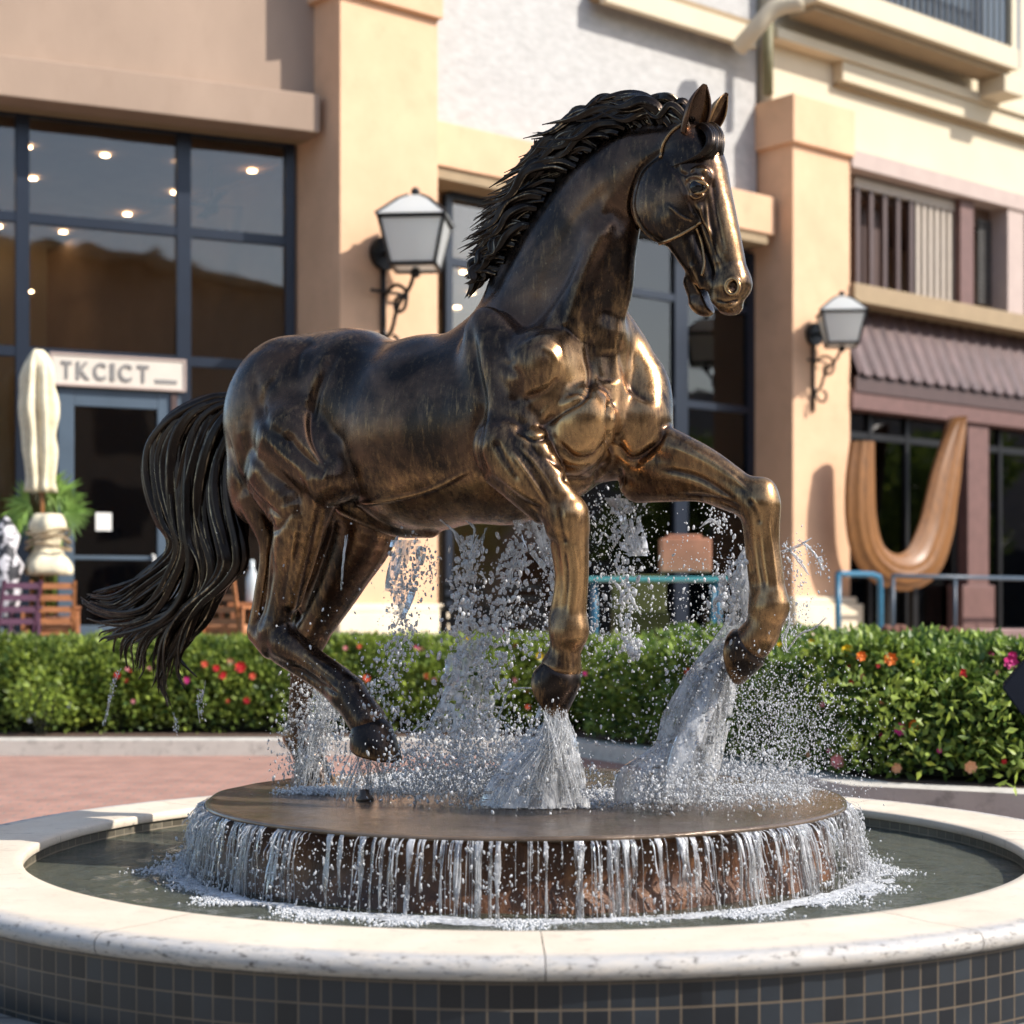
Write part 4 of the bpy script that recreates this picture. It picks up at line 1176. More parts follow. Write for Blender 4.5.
# awning, ribbed metal
M_awn = pbr('purple_brown_metal', (0.085, 0.052, 0.048), rough=0.42, metal=0.3, var=0.35, vscale=5, stretch=(1, 1, .3))
az1 = FR.Z(865, 303, -.45); az0 = FR.Z(850, 372, .15)
V, Fs = [], []; nr = 21; ua = uB1 + 0.05; ub = uR1 + .5
mb = MB(); cols = []
for i in range(nr * 4 + 1):
    uu = ua + (ub - ua) * i / (nr * 4); h_ = 0.13 if i % 4 == 1 else 0.0
    cols.append([FR.P(uu, -.45, az1 + h_), FR.P(uu, .15, az0 + h_), FR.P(uu, .15, az0 - 0.03 + h_ * .5), FR.P(uu, -.45, az1 - 0.03)])
base = []
for c in cols: base.append(len(mb.v)); mb.v += [tuple(p) for p in c]
for i in range(len(cols) - 1):
    a, b_ = base[i], base[i + 1]
    for k in range(4): mb.f.append((a + k, b_ + k, b_ + (k + 1) % 4, a + (k + 1) % 4))
aw = mb.build('awning', M_awn, arc)
FR.mk('awning_fascia', M_brownmetal, aw, [(ua, ub, 0.0, 0.09, az0 - 0.30, az0 - 0.035)])
FR.mk('awning_bracket', M_brownmetal, aw, [(FR.U(966), FR.U(966) + .08, -.4, -.01, az0 - .2, az0 - .1)])
FR.mk('awning_wall', M_mauve, arc, [(uB1 + .004, uR1, -.9, -0.50, az0 - 0.05, FR.Z(850, 300, .1) - .002)])
FR.mk('shop_beam', M_mauve, arc, [(uB1 + .004, uR1, -.6, 0.06, FR.Z(850, 408, .06), FR.Z(850, 388, .06))], bevel=0.01)
# shop window
sd_ = -0.3; szt = FR.Z(850, 409, sd_)
um = [FR.U(846, sd_), FR.U(868, sd_), FR.U(905, sd_), FR.U(955, sd_), FR.U(998, sd_), FR.U(1040, sd_), FR.U(1085, sd_)]
glazed(FR, arc, um, [TZ + 0.25, FR.Z(900, 440, sd_), szt + .02], d=sd_, fw=0.1, mat=M_iron, gmat=M_glass_d, thick={('u', 3): .28, ('z', 1): .12})
FR.mk('window_bulkhead', M_taupe, arc, [(uB1 + .01, uR1, -.5, -.2, TZ, TZ + .22)])
FR.mk('shop_pilaster', M_mauve, arc, [(FR.U(969), FR.U(990), -.28, -.02, TZ, FR.Z(850, 408, .06) - .002)], bevel=0.02)
FR.mk('pilaster_base', M_mauve, arc, [(FR.U(963, .1), FR.U(995, .1), -.25, .1, TZ, FR.Z(970, 585, .1))], bevel=0.02)
room(FR, arc, uB1 + .1, uR1 + 1, TZ, szt, 6.0, d=sd_ - .15, ceil_z=szt + .1)
FR.mk('end_wall', M_cream, arc, [(uR1, uR1 + .4, -8, -.2, TZ, 14)])
FR.mk('roof', M_tan, arc, [(uA0 - 8, uR1 + .4, -9, -1.1, 13.9, 14.2)])
FR.mk('rear_wall', M_cream, arc, [(uA0 - 1, uR1 + .4, -9, -8.8, TZ, 13.9)])

# ================================================================== THINGS ON THE TERRACE
# ---- wall lanterns
def lantern(px, py, S, label):
    d0 = 0.0
    root = empty('wall_lantern', FR.P(FR.U(px), 0.0, FR.Z(px, py)), FR.rz, label, 'wall lamp', 'lanterns on the pillars')
    u0 = FR.U(px); z0 = FR.Z(px, py); dd = 0.62 * S
    def B(mb, c, r): mb.ball(c, r)
    def P(a, d, z): return FR.P(u0 + a * S, d * S, z0 + z * S)
    m = MB()      # mounting
    m.add([P(0.19 * math.cos(t), 0.02 + k, 0.19 * math.sin(t) + 0.02) for k in (0, 0.07) for t in np.linspace(0, 2 * PI, 18, endpoint=False)],
          [tuple(range(18))[::-1], tuple(range(18, 36))] + [(i, (i + 1) % 18, 18 + (i + 1) % 18, 18 + i) for i in range(18)])
    m.build('mounting_plate', M_iron, root)
    m = MB()
    m.tube([P(0, 0.08, 0.02), P(0, .35, -.02), P(0, .55, -.16)], 0.03 * S, 8)
    m.tube([Vector(p) for p in catmull([tuple(P(0, .03, -.95)), tuple(P(0, .18, -.86)), tuple(P(0, .30, -.60)), tuple(P(0, .52, -.42)), tuple(P(0, .60, -.27))], 16)], 0.025 * S, 8)
    m.tube([Vector(p) for p in catmull([tuple(P(0, .04, -.45)), tuple(P(0, .25, -.36)), tuple(P(0, .45, -.46)), tuple(P(0, .42, -.64)), tuple(P(0, .27, -.66)), tuple(P(0, .25, -.54)), tuple(P(0, .33, -.50))], 22)], 0.022 * S, 8)
    m.tube([Vector(p) for p in catmull([tuple(P(0, .03, -.80)), tuple(P(0, .12, -1.05)), tuple(P(0, .26, -1.10)), tuple(P(0, .30, -.98)), tuple(P(0, .22, -.92))], 18)], 0.022 * S, 8)
    m.tube([P(0, .03, -.10), P(0, .03, -1.25)], 0.03 * S, 8)
    m.tube([P(-.22, .10, -.42), P(.22, .10, -.42)], 0.02 * S, 8)
    m.build('bracket', M_iron, root, smooth=True)
    # lantern body, square and tapered, set diagonally
    def ring(z, r): return [P(r * math.cos(t), .62 + r * math.sin(t), z) for t in (0, PI / 2, PI, 3 * PI / 2)]
    g = MB(); a = ring(-.22, .34); b_ = ring(.28, .50)
    g.hexa(a + b_); g.build('lamp_glass', M_lampglass, root)
    rf = MB(); r0 = ring(.30, .54); r1 = ring(.50, .24); r2 = ring(.56, .10)
    rf.hexa(r0 + r1); rf.hexa([p + Vector((0, 0, .002)) for p in r1] + r2); rf.build('lamp_roof', M_lampglass, root)
    fm = MB()
    for i in range(4):
        fm.tube([a[i], b_[i]], 0.022 * S, 6); fm.tube([b_[i], b_[(i + 1) % 4]], 0.028 * S, 6); fm.tube([a[i], a[(i + 1) % 4]], 0.026 * S, 6)
        fm.tube([r0[i], r1[i], r2[i]], 0.018 * S, 6)
    fm.ball(P(0, .62, .61), 0.05 * S); fm.ball(P(0, .62, -.28), 0.06 * S)
    fm.build('lamp_frame', M_iron, root)
    return root
lantern(382, 256, 1.2, 'iron lantern with pale glass on the wide peach pillar left of the horse')
lantern(812, 336, 1.02, 'iron lantern with pale glass and long scroll bracket on the narrow pillar beside the awning')

# ---- wooden armchairs
def armchair(loc, rz, label, mat=M_wood, cush=True, group='chairs on the terrace'):
    root = empty('armchair', loc, rz, label, 'chair', group)
    R_ = Matrix.Rotation(rz, 4, 'Z'); o = Vector(loc)
    def Q(x, y, z): return o + (R_ @ Vector((x, y, z)))
    def bx(mb, x0, x1, y0, y1, z0, z1):
        mb.hexa([Q(x0, y0, z0), Q(x1, y0, z0), Q(x1, y1, z0), Q(x0, y1, z0), Q(x0, y0, z1), Q(x1, y0, z1), Q(x1, y1, z1), Q(x0, y1, z1)])
    for x, y in ((-.32, -.3), (.27, -.3), (-.32, .27), (.27, .27)):
        m = MB(); bx(m, x, x + .05, y, y + .05, 0, .62 if y < 0 else .66); m.build('leg', mat, root, bevel=.006)
    m = MB(); bx(m, -.27, .27, -.28, .26, .34, .38); m.build('seat', mat, root, bevel=.006)
    for x in (-.33, .26):
        m = MB(); bx(m, x, x + .07, -.34, .34, .662, .695); m.build('armrest', mat, root, bevel=.006)
    m = MB()
    for x in (-.27, .23):
        m.hexa([Q(x, .24, .38), Q(x + .04, .24, .38), Q(x + .04, .28, .38), Q(x, .28, .38), Q(x, .40, 1.0), Q(x + .04, .40, 1.0), Q(x + .04, .44, 1.0), Q(x, .44, 1.0)])
    for k in range(4):
        z = .48 + k * .14; y = .26 + (z - .38) * .26
        bx(m, -.23, .23, y, y + .02, z, z + .07)
    m.build('backrest', mat, root)
    if cush:
        m = MB(); bx(m, -.26, .26, -.27, .24, .382, .47); m.build('cushion', pbr('rust_cushion', (0.42, 0.20, 0.10), rough=0.9), root, bevel=.03)
    return root
Yc = 21.0
def tp(px, Y): p = at(px, HY, Y); return (p.x, p.y, TZ)
armchair(tp(50, 21.2), math.radians(200), 'orange teak armchair below the folded parasol, turned towards the door')
armchair(tp(232, 21.0), math.radians(160), 'orange teak armchair behind the horse tail and hind legs')
armchair(tp(262, 21.9), math.radians(-60), 'teak armchair at the back, between the tail and the wide pillar')
armchair(tp(2, 20.8), math.radians(230), 'dark purple chair cut by the left edge of the photo', M_purple, False)
armchair(tp(470, 22.0), math.radians(170), 'dark slatted chair seen under the horse belly', M_iron, False)
armchair(tp(515, 22.4), math.radians(190), 'dark slatted chair behind the near foreleg of the horse', M_iron, False)
# ---- table with a white napkin holder between chairs
def table(loc, rz, w, dp, h, label, top, legm, group='tables on the terrace'):
    root = empty('table', loc, rz, label, 'table', group)
    R_ = Matrix.Rotation(rz, 4, 'Z'); o = Vector(loc)
    def Q(x, y, z): return o + (R_ @ Vector((x, y, z)))
    m = MB(); m.hexa([Q(-w / 2, -dp / 2, h - .05), Q(w / 2, -dp / 2, h - .05), Q(w / 2, dp / 2, h - .05), Q(-w / 2, dp / 2, h - .05), Q(-w / 2, -dp / 2, h), Q(w / 2, -dp / 2, h), Q(w / 2, dp / 2, h), Q(-w / 2, dp / 2, h)])
    m.build('tabletop', top, root, bevel=.01)
    for x in (-w / 2 + .1, w / 2 - .1):
        for y in (-dp / 2 + .1, dp / 2 - .1):
            m = MB(); m.tube([Q(x, y, 0), Q(x, y, h - .051)], .035, 10); m.build('leg', legm, root, smooth=True)
    return root
table(tp(655, 21.5), 0.0, 1.7, .8, 1.05, 'turquoise edged high table with blue legs behind the forelegs of the horse', M_turq, M_blue)
table(tp(258, 21.35), 0.1, .7, .7, .74, 'small wooden table between the teak chairs', M_wood, M_wood)
# bottle on it
p = Vector(tp(252, 21.3)); mb = MB()
mb.lathe((p.x, p.y, TZ + .741), [(.0, 0), (.07, 0), (.075, .03), (.075, .30), (.03, .42), (.028, .52), (0, .52)], 16)
tag(mb.build('bottle', pbr('pale_glass', (0.55, 0.60, 0.60), rough=0.15), smooth=True), 'pale tall bottle on the small wooden table behind the horse', 'bottle')
p = Vector(tp(685, 21.6)); mb = MB()
mb.cbox((p.x, p.y, TZ + 1.0 + .27 + .052), (.62, .35, .42)); mb.cbox((p.x - .02, p.y, TZ + 1.5 + .052), (.42, .3, .05))
tag(mb.build('planter_box', pbr('terracotta', (0.42, 0.19, 0.11), rough=0.8, var=.2), bevel=.02), 'terracotta box standing on the turquoise edged table', 'planter')
p = Vector(tp(640, 22.2)); mb = MB()
mb.cbox((p.x, p.y, TZ + .45), (.7, .5, .35)); mb.cbox((p.x, p.y + .26, TZ + .85), (.7, .06, .5))
for sx in (-.3, .3):
    for sy in (-.2, .2): mb.cbox((p.x + sx, p.y + sy, TZ + .14), (.05, .05, .28))
tag(mb.build('lounge_chair', pbr('lime_cushion', (0.07, 0.08, 0.02), rough=0.8), bevel=.03), 'olive lime lounge chair partly hidden below the turquoise edged table', 'chair')

# ---- folded parasol
px0 = tp(42, 21.6)
par = empty('folded_parasol', px0, 0, 'closed cream canvas parasol standing by the cafe door', 'parasol')
zt = at(40, 350, 21.6).z; zb = at(40, 492, 21.6).z
mb = MB(); mb.tube([(px0[0], px0[1], TZ), (px0[0], px0[1], zt - .02)], .03, 10); mb.build('pole', M_gwood, par, smooth=True)
V = []; nu, nv = 48, 30
for j in range(nv + 1):
    t = j / nv; z = zt + (zb - zt) * t
    r = 0.06 + 0.09 * min(t * 5, 1) ** .6 + 0.035 * math.sin(min(1, t * 1.3) * PI) + .012 * math.sin(t * 19)
    for i in range(nu):
        an = 2 * PI * i / nu
        rr = r * (1 + .34 * math.cos(7 * an + 1.6 * t + .4 * math.sin(t * 6)) * min(1, t * 4) + .08 * math.sin(13 * an)) + 0.012 * math.sin(17 * t + 3 * an)
        V.append((px0[0] + rr * math.cos(an) - 0.05 * (1 - t), px0[1] + rr * math.sin(an), z))
Fq = [(j * nu + i, j * nu + (i + 1) % nu, (j + 1) * nu + (i + 1) % nu, (j + 1) * nu + i) for j in range(nv) for i in range(nu)]
mb = MB(); mb.add(V, Fq + [tuple(range(nu)), tuple(nv * nu + i for i in range(nu))]); mb.build('canopy', M_canvas, par, smooth=True)
mb = MB(); V = []
zq1, zq0 = at(45, 514, 21.6).z, at(45, 575, 21.6).z
for j in range(15):
    t = j / 14
    for i in range(32):
        an = 2 * PI * i / 32; rr = (.15 + .09 * t + .05 * math.sin(t * 9)) * (1 + .12 * math.cos(5 * an + 4 * t))
        V.append((px0[0] + .08 + rr * math.cos(an), px0[1] + rr * math.sin(an), zq1 + (zq0 - zq1) * t))
mb.add(V, [(j * 32 + i, j * 32 + (i + 1) % 32, (j + 1) * 32 + (i + 1) % 32, (j + 1) * 32 + i) for j in range(14) for i in range(32)] + [tuple(range(32)), tuple(14 * 32 + i for i in range(32))])
mb.build('base_cover', M_canvas, par, smooth=True)
mb = MB()
for zz in (.30, .42, .55):
    z = zq1 + (zq0 - zq1) * zz
    mb.tube([(px0[0] + .08 + (.25 + .03 * zz) * math.cos(t), px0[1] + (.25 + .03 * zz) * math.sin(t), z + .04 * math.sin(2 * t + zz * 9)) for t in np.linspace(0, 2 * PI, 24, endpoint=False)], .018, 6, closed=True)
mb.build('rope', M_tan, par, smooth=True)
mb = MB(); mb.lathe(px0, [(0, 0), (.32, 0), (.32, .08), (.05, .12), (0, .12)], 24); mb.build('foot', M_iron, par)

# ---- fan palm behind the parasol
M_palm = pbr('palm_leaf', (0.26, 0.42, 0.09), rough=0.5, var=0.3, vscale=5)
pb = tp(52, 21.95)
palm = empty('potted_palm', pb, 0, 'potted fan palm with bright green leaves beside the closed parasol', 'plant')
mb = MB(); mb.lathe(pb, [(0, 0), (.22, 0), (.3, .5), (.33, .52), (.33, .58), (.27, .58), (.26, .5), (0, .5)], 24); mb.build('pot', M_pot, palm, smooth=False)
mb = MB(); stems = MB()
hubs = [(62, 506, 1), (66, 512, 1), (58, 496, 1), (30, 505, -1), (46, 490, 1), (24, 520, -1)]
for hx, hy, sg in hubs:
    hp = at(hx, hy, 21.8 + random.uniform(-.25, .1)); hp = Vector(hp)
    stems.tube([Vector((pb[0], pb[1], TZ + .5)), (Vector((pb[0], pb[1], TZ + .5)) + hp) / 2 + Vector((0, 0, .1)), hp], .012, 6)
    for k in range(20):
        a = math.radians(-80 + 160 * k / 19) + (0 if sg > 0 else PI)
        dr_ = Vector((math.cos(a), random.uniform(-.25, .1), math.sin(a) + .1)).normalized(); ln = random.uniform(.24, .40)
        sdv = dr_.cross(Vector((0, 1, 0))).normalized() * .017
        tip = hp + dr_ * ln + Vector((0, 0, -.05))
        mid = hp + dr_ * ln * .55
        mb.add([hp, mid + sdv, tip, mid - sdv, mid + Vector((0, .012, 0))], [(0, 1, 4), (1, 2, 4), (2, 3, 4), (3, 0, 4)])
mb.build('leaves', M_palm, palm); stems.build('stems', M_palm, palm, smooth=True)

# ---- small standing figure ornament at the very left edge (white patterned)
pz = tp(6, 21.4)
mb = MB(); mb.lathe(pz, [(0, 0), (.22, 0), (.24, .1), (.12, .3), (.10, .6), (.20, .8), (.16, 1.0), (.22, 1.2), (.12, 1.35), (.17, 1.55), (.06, 1.75), (0, 1.8)], 20)
m, nt, out = new_mat('black_white_pattern'); p_ = N(nt, 'ShaderNodeBsdfPrincipled')
L(nt, ramp(nt, noise(nt, 9, 2, .5, world_pos(nt)), [(.47, (.02, .02, .025)), (.53, (.6, .58, .6))]), p_.inputs['Base Color']); p_.inputs['Roughness'].default_value = .5; L(nt, p_.outputs[0], out.inputs[0])
tag(mb.build('totem_vase', m, smooth=True), 'tall black and white patterned vase at the left edge of the terrace', 'vase')

# ---- big U-shaped wooden sculpture
FU = 0.55
uS = FR.U(905, FU)
scl = empty('wooden_sculpture', FR.P(uS, FU, TZ), FR.rz, 'large U shaped golden wooden sculpture standing before the shop window', 'sculpture')
cl = [(862, 442), (860, 480), (861, 520), (868, 550), (884, 568), (905, 572), (923, 560), (935, 530), (941, 500), (947, 468), (955, 430), (958, 417)]
wd = [10, 13, 14, 15, 17, 19, 19, 17, 15, 13, 7, 1.5]
C2 = catmull([(a, b, w_) for (a, b), w_ in zip(cl, wd)], 60)
T2 = np.gradient(C2[:, :2], axis=0); T2 /= np.linalg.norm(T2, axis=1, keepdims=True)
Nn2 = np.stack([-T2[:, 1], T2[:, 0]], 1)
mb = MB(); strips = 9
rows = []
for i in range(len(C2)):
    r_ = []
    for k in range(strips + 1):
        s_ = (k / strips * 2 - 1)
        pp = C2[i, :2] + Nn2[i] * C2[i, 2] * s_
        bul = 0.16 * (1 - s_ * s_) + (0.02 if k % 2 else 0)
        r_.append((pp, bul))
    rows.append(r_)
def WP(pp, dd): return FR.P(FR.U(pp[0], FU), FU + dd, FR.Z(pp[0], pp[1], FU))
n_ = strips + 1
for sgn in (1, -1):
    b0 = len(mb.v)
    for r_ in rows:
        for pp, bul in r_: mb.v.append(tuple(WP(pp, sgn * (bul + .02))))
    for i in range(len(rows) - 1):
        for k in range(strips):
            a = b0 + i * n_ + k; mb.f.append((a, a + 1, a + n_ + 1, a + n_))
    if sgn == 1: f0 = b0
nt_ = len(rows) * n_
for i in range(len(rows) - 1):
    for k in (0, strips):
        a = f0 + i * n_ + k; mb.f.append((a, a + n_, a + n_ + nt_, a + nt_))
for i in (0, len(rows) - 1):
    for k in range(strips):
        a = f0 + i * n_ + k; mb.f.append((a, a + 1, a + 1 + nt_, a + nt_))
mb.build('hull', M_gwood, scl)
for pxx in (888, 913):
    m = MB(); uu = FR.U(pxx, FU); FR.box(m, uu - .06, uu + .06, FU - .06, FU + .06, TZ, FR.Z(pxx, 575, FU)); m.build('post', M_iron, scl)

# ---- blue tube rail
mb = MB(); g0 = 1.3
ptr = [FR.P(FR.U(838, g0), g0, FR.Z(850, 574, g0)), FR.P(FR.U(868, g0), g0, FR.Z(850, 574, g0)), FR.P(FR.U(876, g0), g0, FR.Z(850, 576, g0)), FR.P(FR.U(880, g0), g0, FR.Z(850, 584, g0)), FR.P(FR.U(880, g0), g0, TZ)]
mb.tube([Vector(p) for p in catmull([tuple(p) for p in ptr], 24)], .05, 10)
mb.tube([FR.P(FR.U(838, g0), g0, FR.Z(850, 574, g0)), FR.P(FR.U(838, g0), g0, TZ)], .05, 10)
tag(mb.build('handrail', M_blue, smooth=True), 'bent blue tube handrail at the foot of the narrow peach pillar', 'railing')
rr = empty('guard_rail', FR.P(FR.U(960, .9), .9, TZ), FR.rz, 'thin slate blue rail running along the shop window on the right', 'railing')
mb = MB(); zr = FR.Z(950, 577, .9)
mb.tube([FR.P(FR.U(892, .9), .9, zr), FR.P(FR.U(1070, .9), .9, zr)], .035, 8); mb.build('top_rail', M_steel, rr, smooth=True)
for k in (893, 955, 1030):
    mb = MB(); mb.tube([FR.P(FR.U(k, .9), .9, TZ), FR.P(FR.U(k, .9), .9, zr - .036)], .03, 8); mb.build('rail_post', M_steel, rr, smooth=True)

# ---- round brown pots behind the hedge
def pot(px, py, r, Y, label):
    c = at(px, py, Y); root = empty('flower_pot', (c.x, c.y, TZ), 0, label, 'pot', 'brown pots behind the right hedge')
    h = c.z - TZ
    m = MB(); m.lathe((c.x, c.y, TZ), [(0, 0), (r * .6, 0), (r, h * .55), (r * .85, h * .9), (r * .95, h), (r * .8, h), (r * .75, h * .85), (0, h * .8)], 20); m.build('vessel', M_pot, root, smooth=True)
    m = MB()
    for k in range(10):
        a = k * .63; m.ball((c.x + r * .5 * math.cos(a), c.y + r * .5 * math.sin(a), TZ + h + .02 * (k % 3)), r * .32, 8, 6)
    m.build('plant_mound', pbr('dry_plant', (.16, .07, .045), rough=.9, var=.4, vscale=12), root, smooth=True)
pot(897, 634, .24, 20.9, 'brown round pot behind the right hedge, the one nearer the pillar')
pot(952, 636, .24, 20.9, 'brown round pot behind the right hedge, below the mauve pilaster')
pot(972, 640, .12, 20.9, 'smallest brown pot behind the right hedge')
mb = MB(); a = at(975, 629, 21.2); b_ = at(1060, 629, 21.2)
mb.box(a.x, b_.x, 21.1, 21.5, TZ, a.z)
tag(mb.build('low_wall', pbr('pink_stone', (.42, .27, .24), rough=.85, var=.2, vscale=6), bevel=.02), 'low pinkish stone wall behind the hedge at the right edge', 'wall')

# ---- made-up spotlight head standing for a dark navy cloth shape at the right edge
Ysp = 11.6
sp_ = empty('made_up_spotlight', at(1045, 740, Ysp), 0, 'made-up spotlight head for a dark navy cloth shape at the right edge above the hedge', 'spotlight')
sp_.location.z = 0.16
mb = MB()
fr = [at(1002, 688, Ysp - .1), at(1022, 716, Ysp - .12), at(1062, 700, Ysp - .1), at(1040, 640, Ysp)]
bk_ = [p + Vector((.06, .30, .02)) for p in (at(1006, 688, Ysp), at(1024, 708, Ysp), at(1056, 696, Ysp), at(1040, 650, Ysp))]
mb.hexa(fr + bk_); mb.build('navy_head', pbr('dull_navy', (.003, .005, .011), rough=.8, spec=.1), sp_, bevel=.012)
mb = MB(); c = at(1045, 690, Ysp + .1); mb.tube([(c.x, c.y, .16), (c.x, c.y, c.z)], .025, 10); mb.build('pole', M_iron, sp_, smooth=True)

# ---- a person just inside the cafe door (dim behind the glass)
def person():
    hp = FL.P(FL.U(118, -.7), -.9, TZ)
    root = empty('person', hp, FL.rz, 'person in red top and pale trousers standing inside the dark cafe doorway', 'person')
    def make(name, segs, ells, mat, h=0.014):
        f = Field((-.5, -.35, -.02), (.5, .35, 1.85), h)
        for p0, p1, r0, r1 in segs: f.seg(p0, p1, r0, r1, .03)
        for c, r in ells: f.ell(c, r, .03)
        V, Q = f.mesh(); V = smooth_mesh(V, Q, 2)
        W = V + np.array(hp)
        o = npmesh(name, W, Q, mat, root, smooth=True); return o
    skin = pbr('skin', (.42, .25, .18), rough=.5)
    make('body', [((0, 0, 1.42), (0, 0, 1.56), .055, .05), ((-.19, 0, 1.38), (-.25, .02, 1.1), .042, .035), ((-.25, .02, 1.1), (-.20, -.12, .88), .034, .024),
                  ((.19, 0, 1.38), (.25, .02, 1.1), .042, .035), ((.25, .02, 1.1), (.22, -.1, .88), .034, .024), ((-.20, -.12, .88), (-.19, -.16, .80), .028, .018), ((.22, -.10, .88), (.21, -.14, .80), .028, .018),
                  ((-.17, 0, 1.38), (.17, 0, 1.38), .05, .05), ((0, 0, 1.35), (0, 0, 1.0), .10, .10), ((-.09, 0, .95), (-.09, 0, .08), .07, .04), ((.09, 0, .95), (.10, 0, .08), .07, .04)],
         [((0, -.01, 1.66), (.078, .095, .115)), ((0, -.10, 1.65), (.012, .02, .02))], skin)
    make('shirt', [((-.16, 0, 1.38), (.16, 0, 1.38), .065, .065), ((0, 0, 1.34), (0, 0, 1.0), .135, .13), ((-.19, 0, 1.37), (-.245, .02, 1.14), .06, .052), ((.19, 0, 1.37), (.245, .02, 1.14), .06, .052)], [], pbr('red_cloth', (.28, .05, .05), rough=.9))
    make('trousers', [((-.08, 0, .96), (.08, 0, .96), .115, .115), ((-.095, 0, .92), (-.10, 0, .08), .10, .065), ((.095, 0, .92), (.105, 0, .08), .10, .065)], [], pbr('pale_cloth', (.62, .55, .46), rough=.9))
    make('shoes', [((-.10, .02, .04), (-.10, -.14, .035), .042, .038), ((.10, .02, .04), (.11, -.14, .035), .042, .038)], [], M_iron)
    make('hair', [], [((0, .012, 1.69), (.088, .098, .10))], M_iron)
person()

# ================================================================== BEYOND THE PHOTOGRAPHER (seen only in reflections)
opp = empty('opposite_building', (14, -34, 0), 0, 'plain tan three storey building across the plaza, behind the viewpoint', 'building')
mb = MB(); mb.box(-30, 60, -44, -32, -.2, 19); mb.build('wall', M_pinkst, opp)
mb = MB()
for i in range(17):
    for z0, z1 in ((.6, 3.6), (5.2, 7.8), (9.4, 12)): mb.box(-28 + i * 5.1, -28 + i * 5.1 + 3.2, -32.0, -31.95, z0, z1)
mb.build('window_band', M_navy, opp)
mb = MB(); mb.box(-31, 61, -45, -31, 19, 19.6); mb.build('roof', M_tan, opp)

sid = empty('added_side_building', (40, 20, 0), 0, 'plain brown building added outside the view for dark reflections', 'building')  # added out of view to darken reflections in the windows and horse
mb = MB(); mb.box(38, 50, -12, 60, -.2, 9.5); mb.build('wall', M_taupe, sid)
mb = MB()
for i in range(14): mb.box(37.95, 38.0, -10 + i * 5, -10 + i * 5 + 3, .5, 3.6)
mb.build('window_band', M_navy, sid)
# ================================================================== LEAVES, HEDGES, TREES
def leaf_mat(name, dark, light, trans=0.35, rough=0.45):
    m, nt, out = new_mat(name)
    at_ = N(nt, 'ShaderNodeAttribute'); at_.attribute_name = 'tone'
    c = ramp(nt, at_.outputs['Fac'], [(0.0, dark), (0.55, tuple((a + b) * .42 for a, b in zip(dark, light))), (1.0, light)])
    p = N(nt, 'ShaderNodeBsdfPrincipled'); L(nt, c, p.inputs['Base Color']); p.inputs['Roughness'].default_value = rough
    p.inputs['Specular IOR Level'].default_value = 0.5
    t = N(nt, 'ShaderNodeBsdfTranslucent'); L(nt, c, t.inputs[0])
    mx = N(nt, 'ShaderNodeMixShader'); mx.inputs[0].default_value = trans
    L(nt, p.outputs[0], mx.inputs[1]); L(nt, t.outputs[0], mx.inputs[2]); L(nt, mx.outputs[0], out.inputs[0]); return m
M_leaf = leaf_mat('hedge_leaf', (0.050, 0.105, 0.022), (0.46, 0.56, 0.10))
M_leaf2 = leaf_mat('bush_leaf', (0.040, 0.100, 0.022), (0.42, 0.56, 0.10))
M_lime = leaf_mat('lime_leaf', (0.06, 0.13, 0.02), (0.36, 0.46, 0.07))
M_core = pbr('twigs', (0.020, 0.022, 0.010), rough=0.95, var=0.4, vscale=20)

def leaves(name, P, Nn, size, mat, parent, tone, aspect=0.5, rng=RNG, spread=0.9):
    n = len(P)
    d = Nn + rng.normal(0, spread, (n, 3)); d /= np.linalg.norm(d, axis=1, keepdims=True)          # leaf axis
    r = rng.normal(0, 1, (n, 3)); s = np.cross(d, r); s /= np.linalg.norm(s, axis=1, keepdims=True)
    up = np.cross(s, d)
    ln = (size * rng.uniform(0.6, 1.25, n))[:, None]; w = ln * aspect
    b = P; m = P + d * ln * .5 - up * ln * 0.06; t = P + d * ln - up * ln * rng.uniform(-.1, .25, (n, 1))
    l = P + d * ln * .45 + s * w * .5 + up * ln * .06; q_ = P + d * ln * .45 - s * w * .5 + up * ln * .06
    V = np.stack([b, l, t, q_, m], 1).reshape(-1, 3)
    i = np.arange(n)[:, None] * 5
    Fq = np.concatenate([i + np.array([[0, 1, 4]]), i + np.array([[1, 2, 4]]), i + np.array([[2, 3, 4]]), i + np.array([[3, 0, 4]])])
    return npmesh(name, V, Fq, mat, parent, attrs={'tone': np.repeat(tone, 5)})

def lump(x, y, z, s=1.0):
    return (np.sin(x * 3.1 * s + y * 1.7) * np.sin(y * 2.9 * s + z * 2.3 + 1.3) + .6 * np.sin(x * 7.3 * s + z * 6.1 + .7) * np.sin(y * 6.7 * s + 2.1) + .4 * np.sin(x * 14.1 * s + 1.1) * np.sin(z * 12.7 * s + y * 9.1))

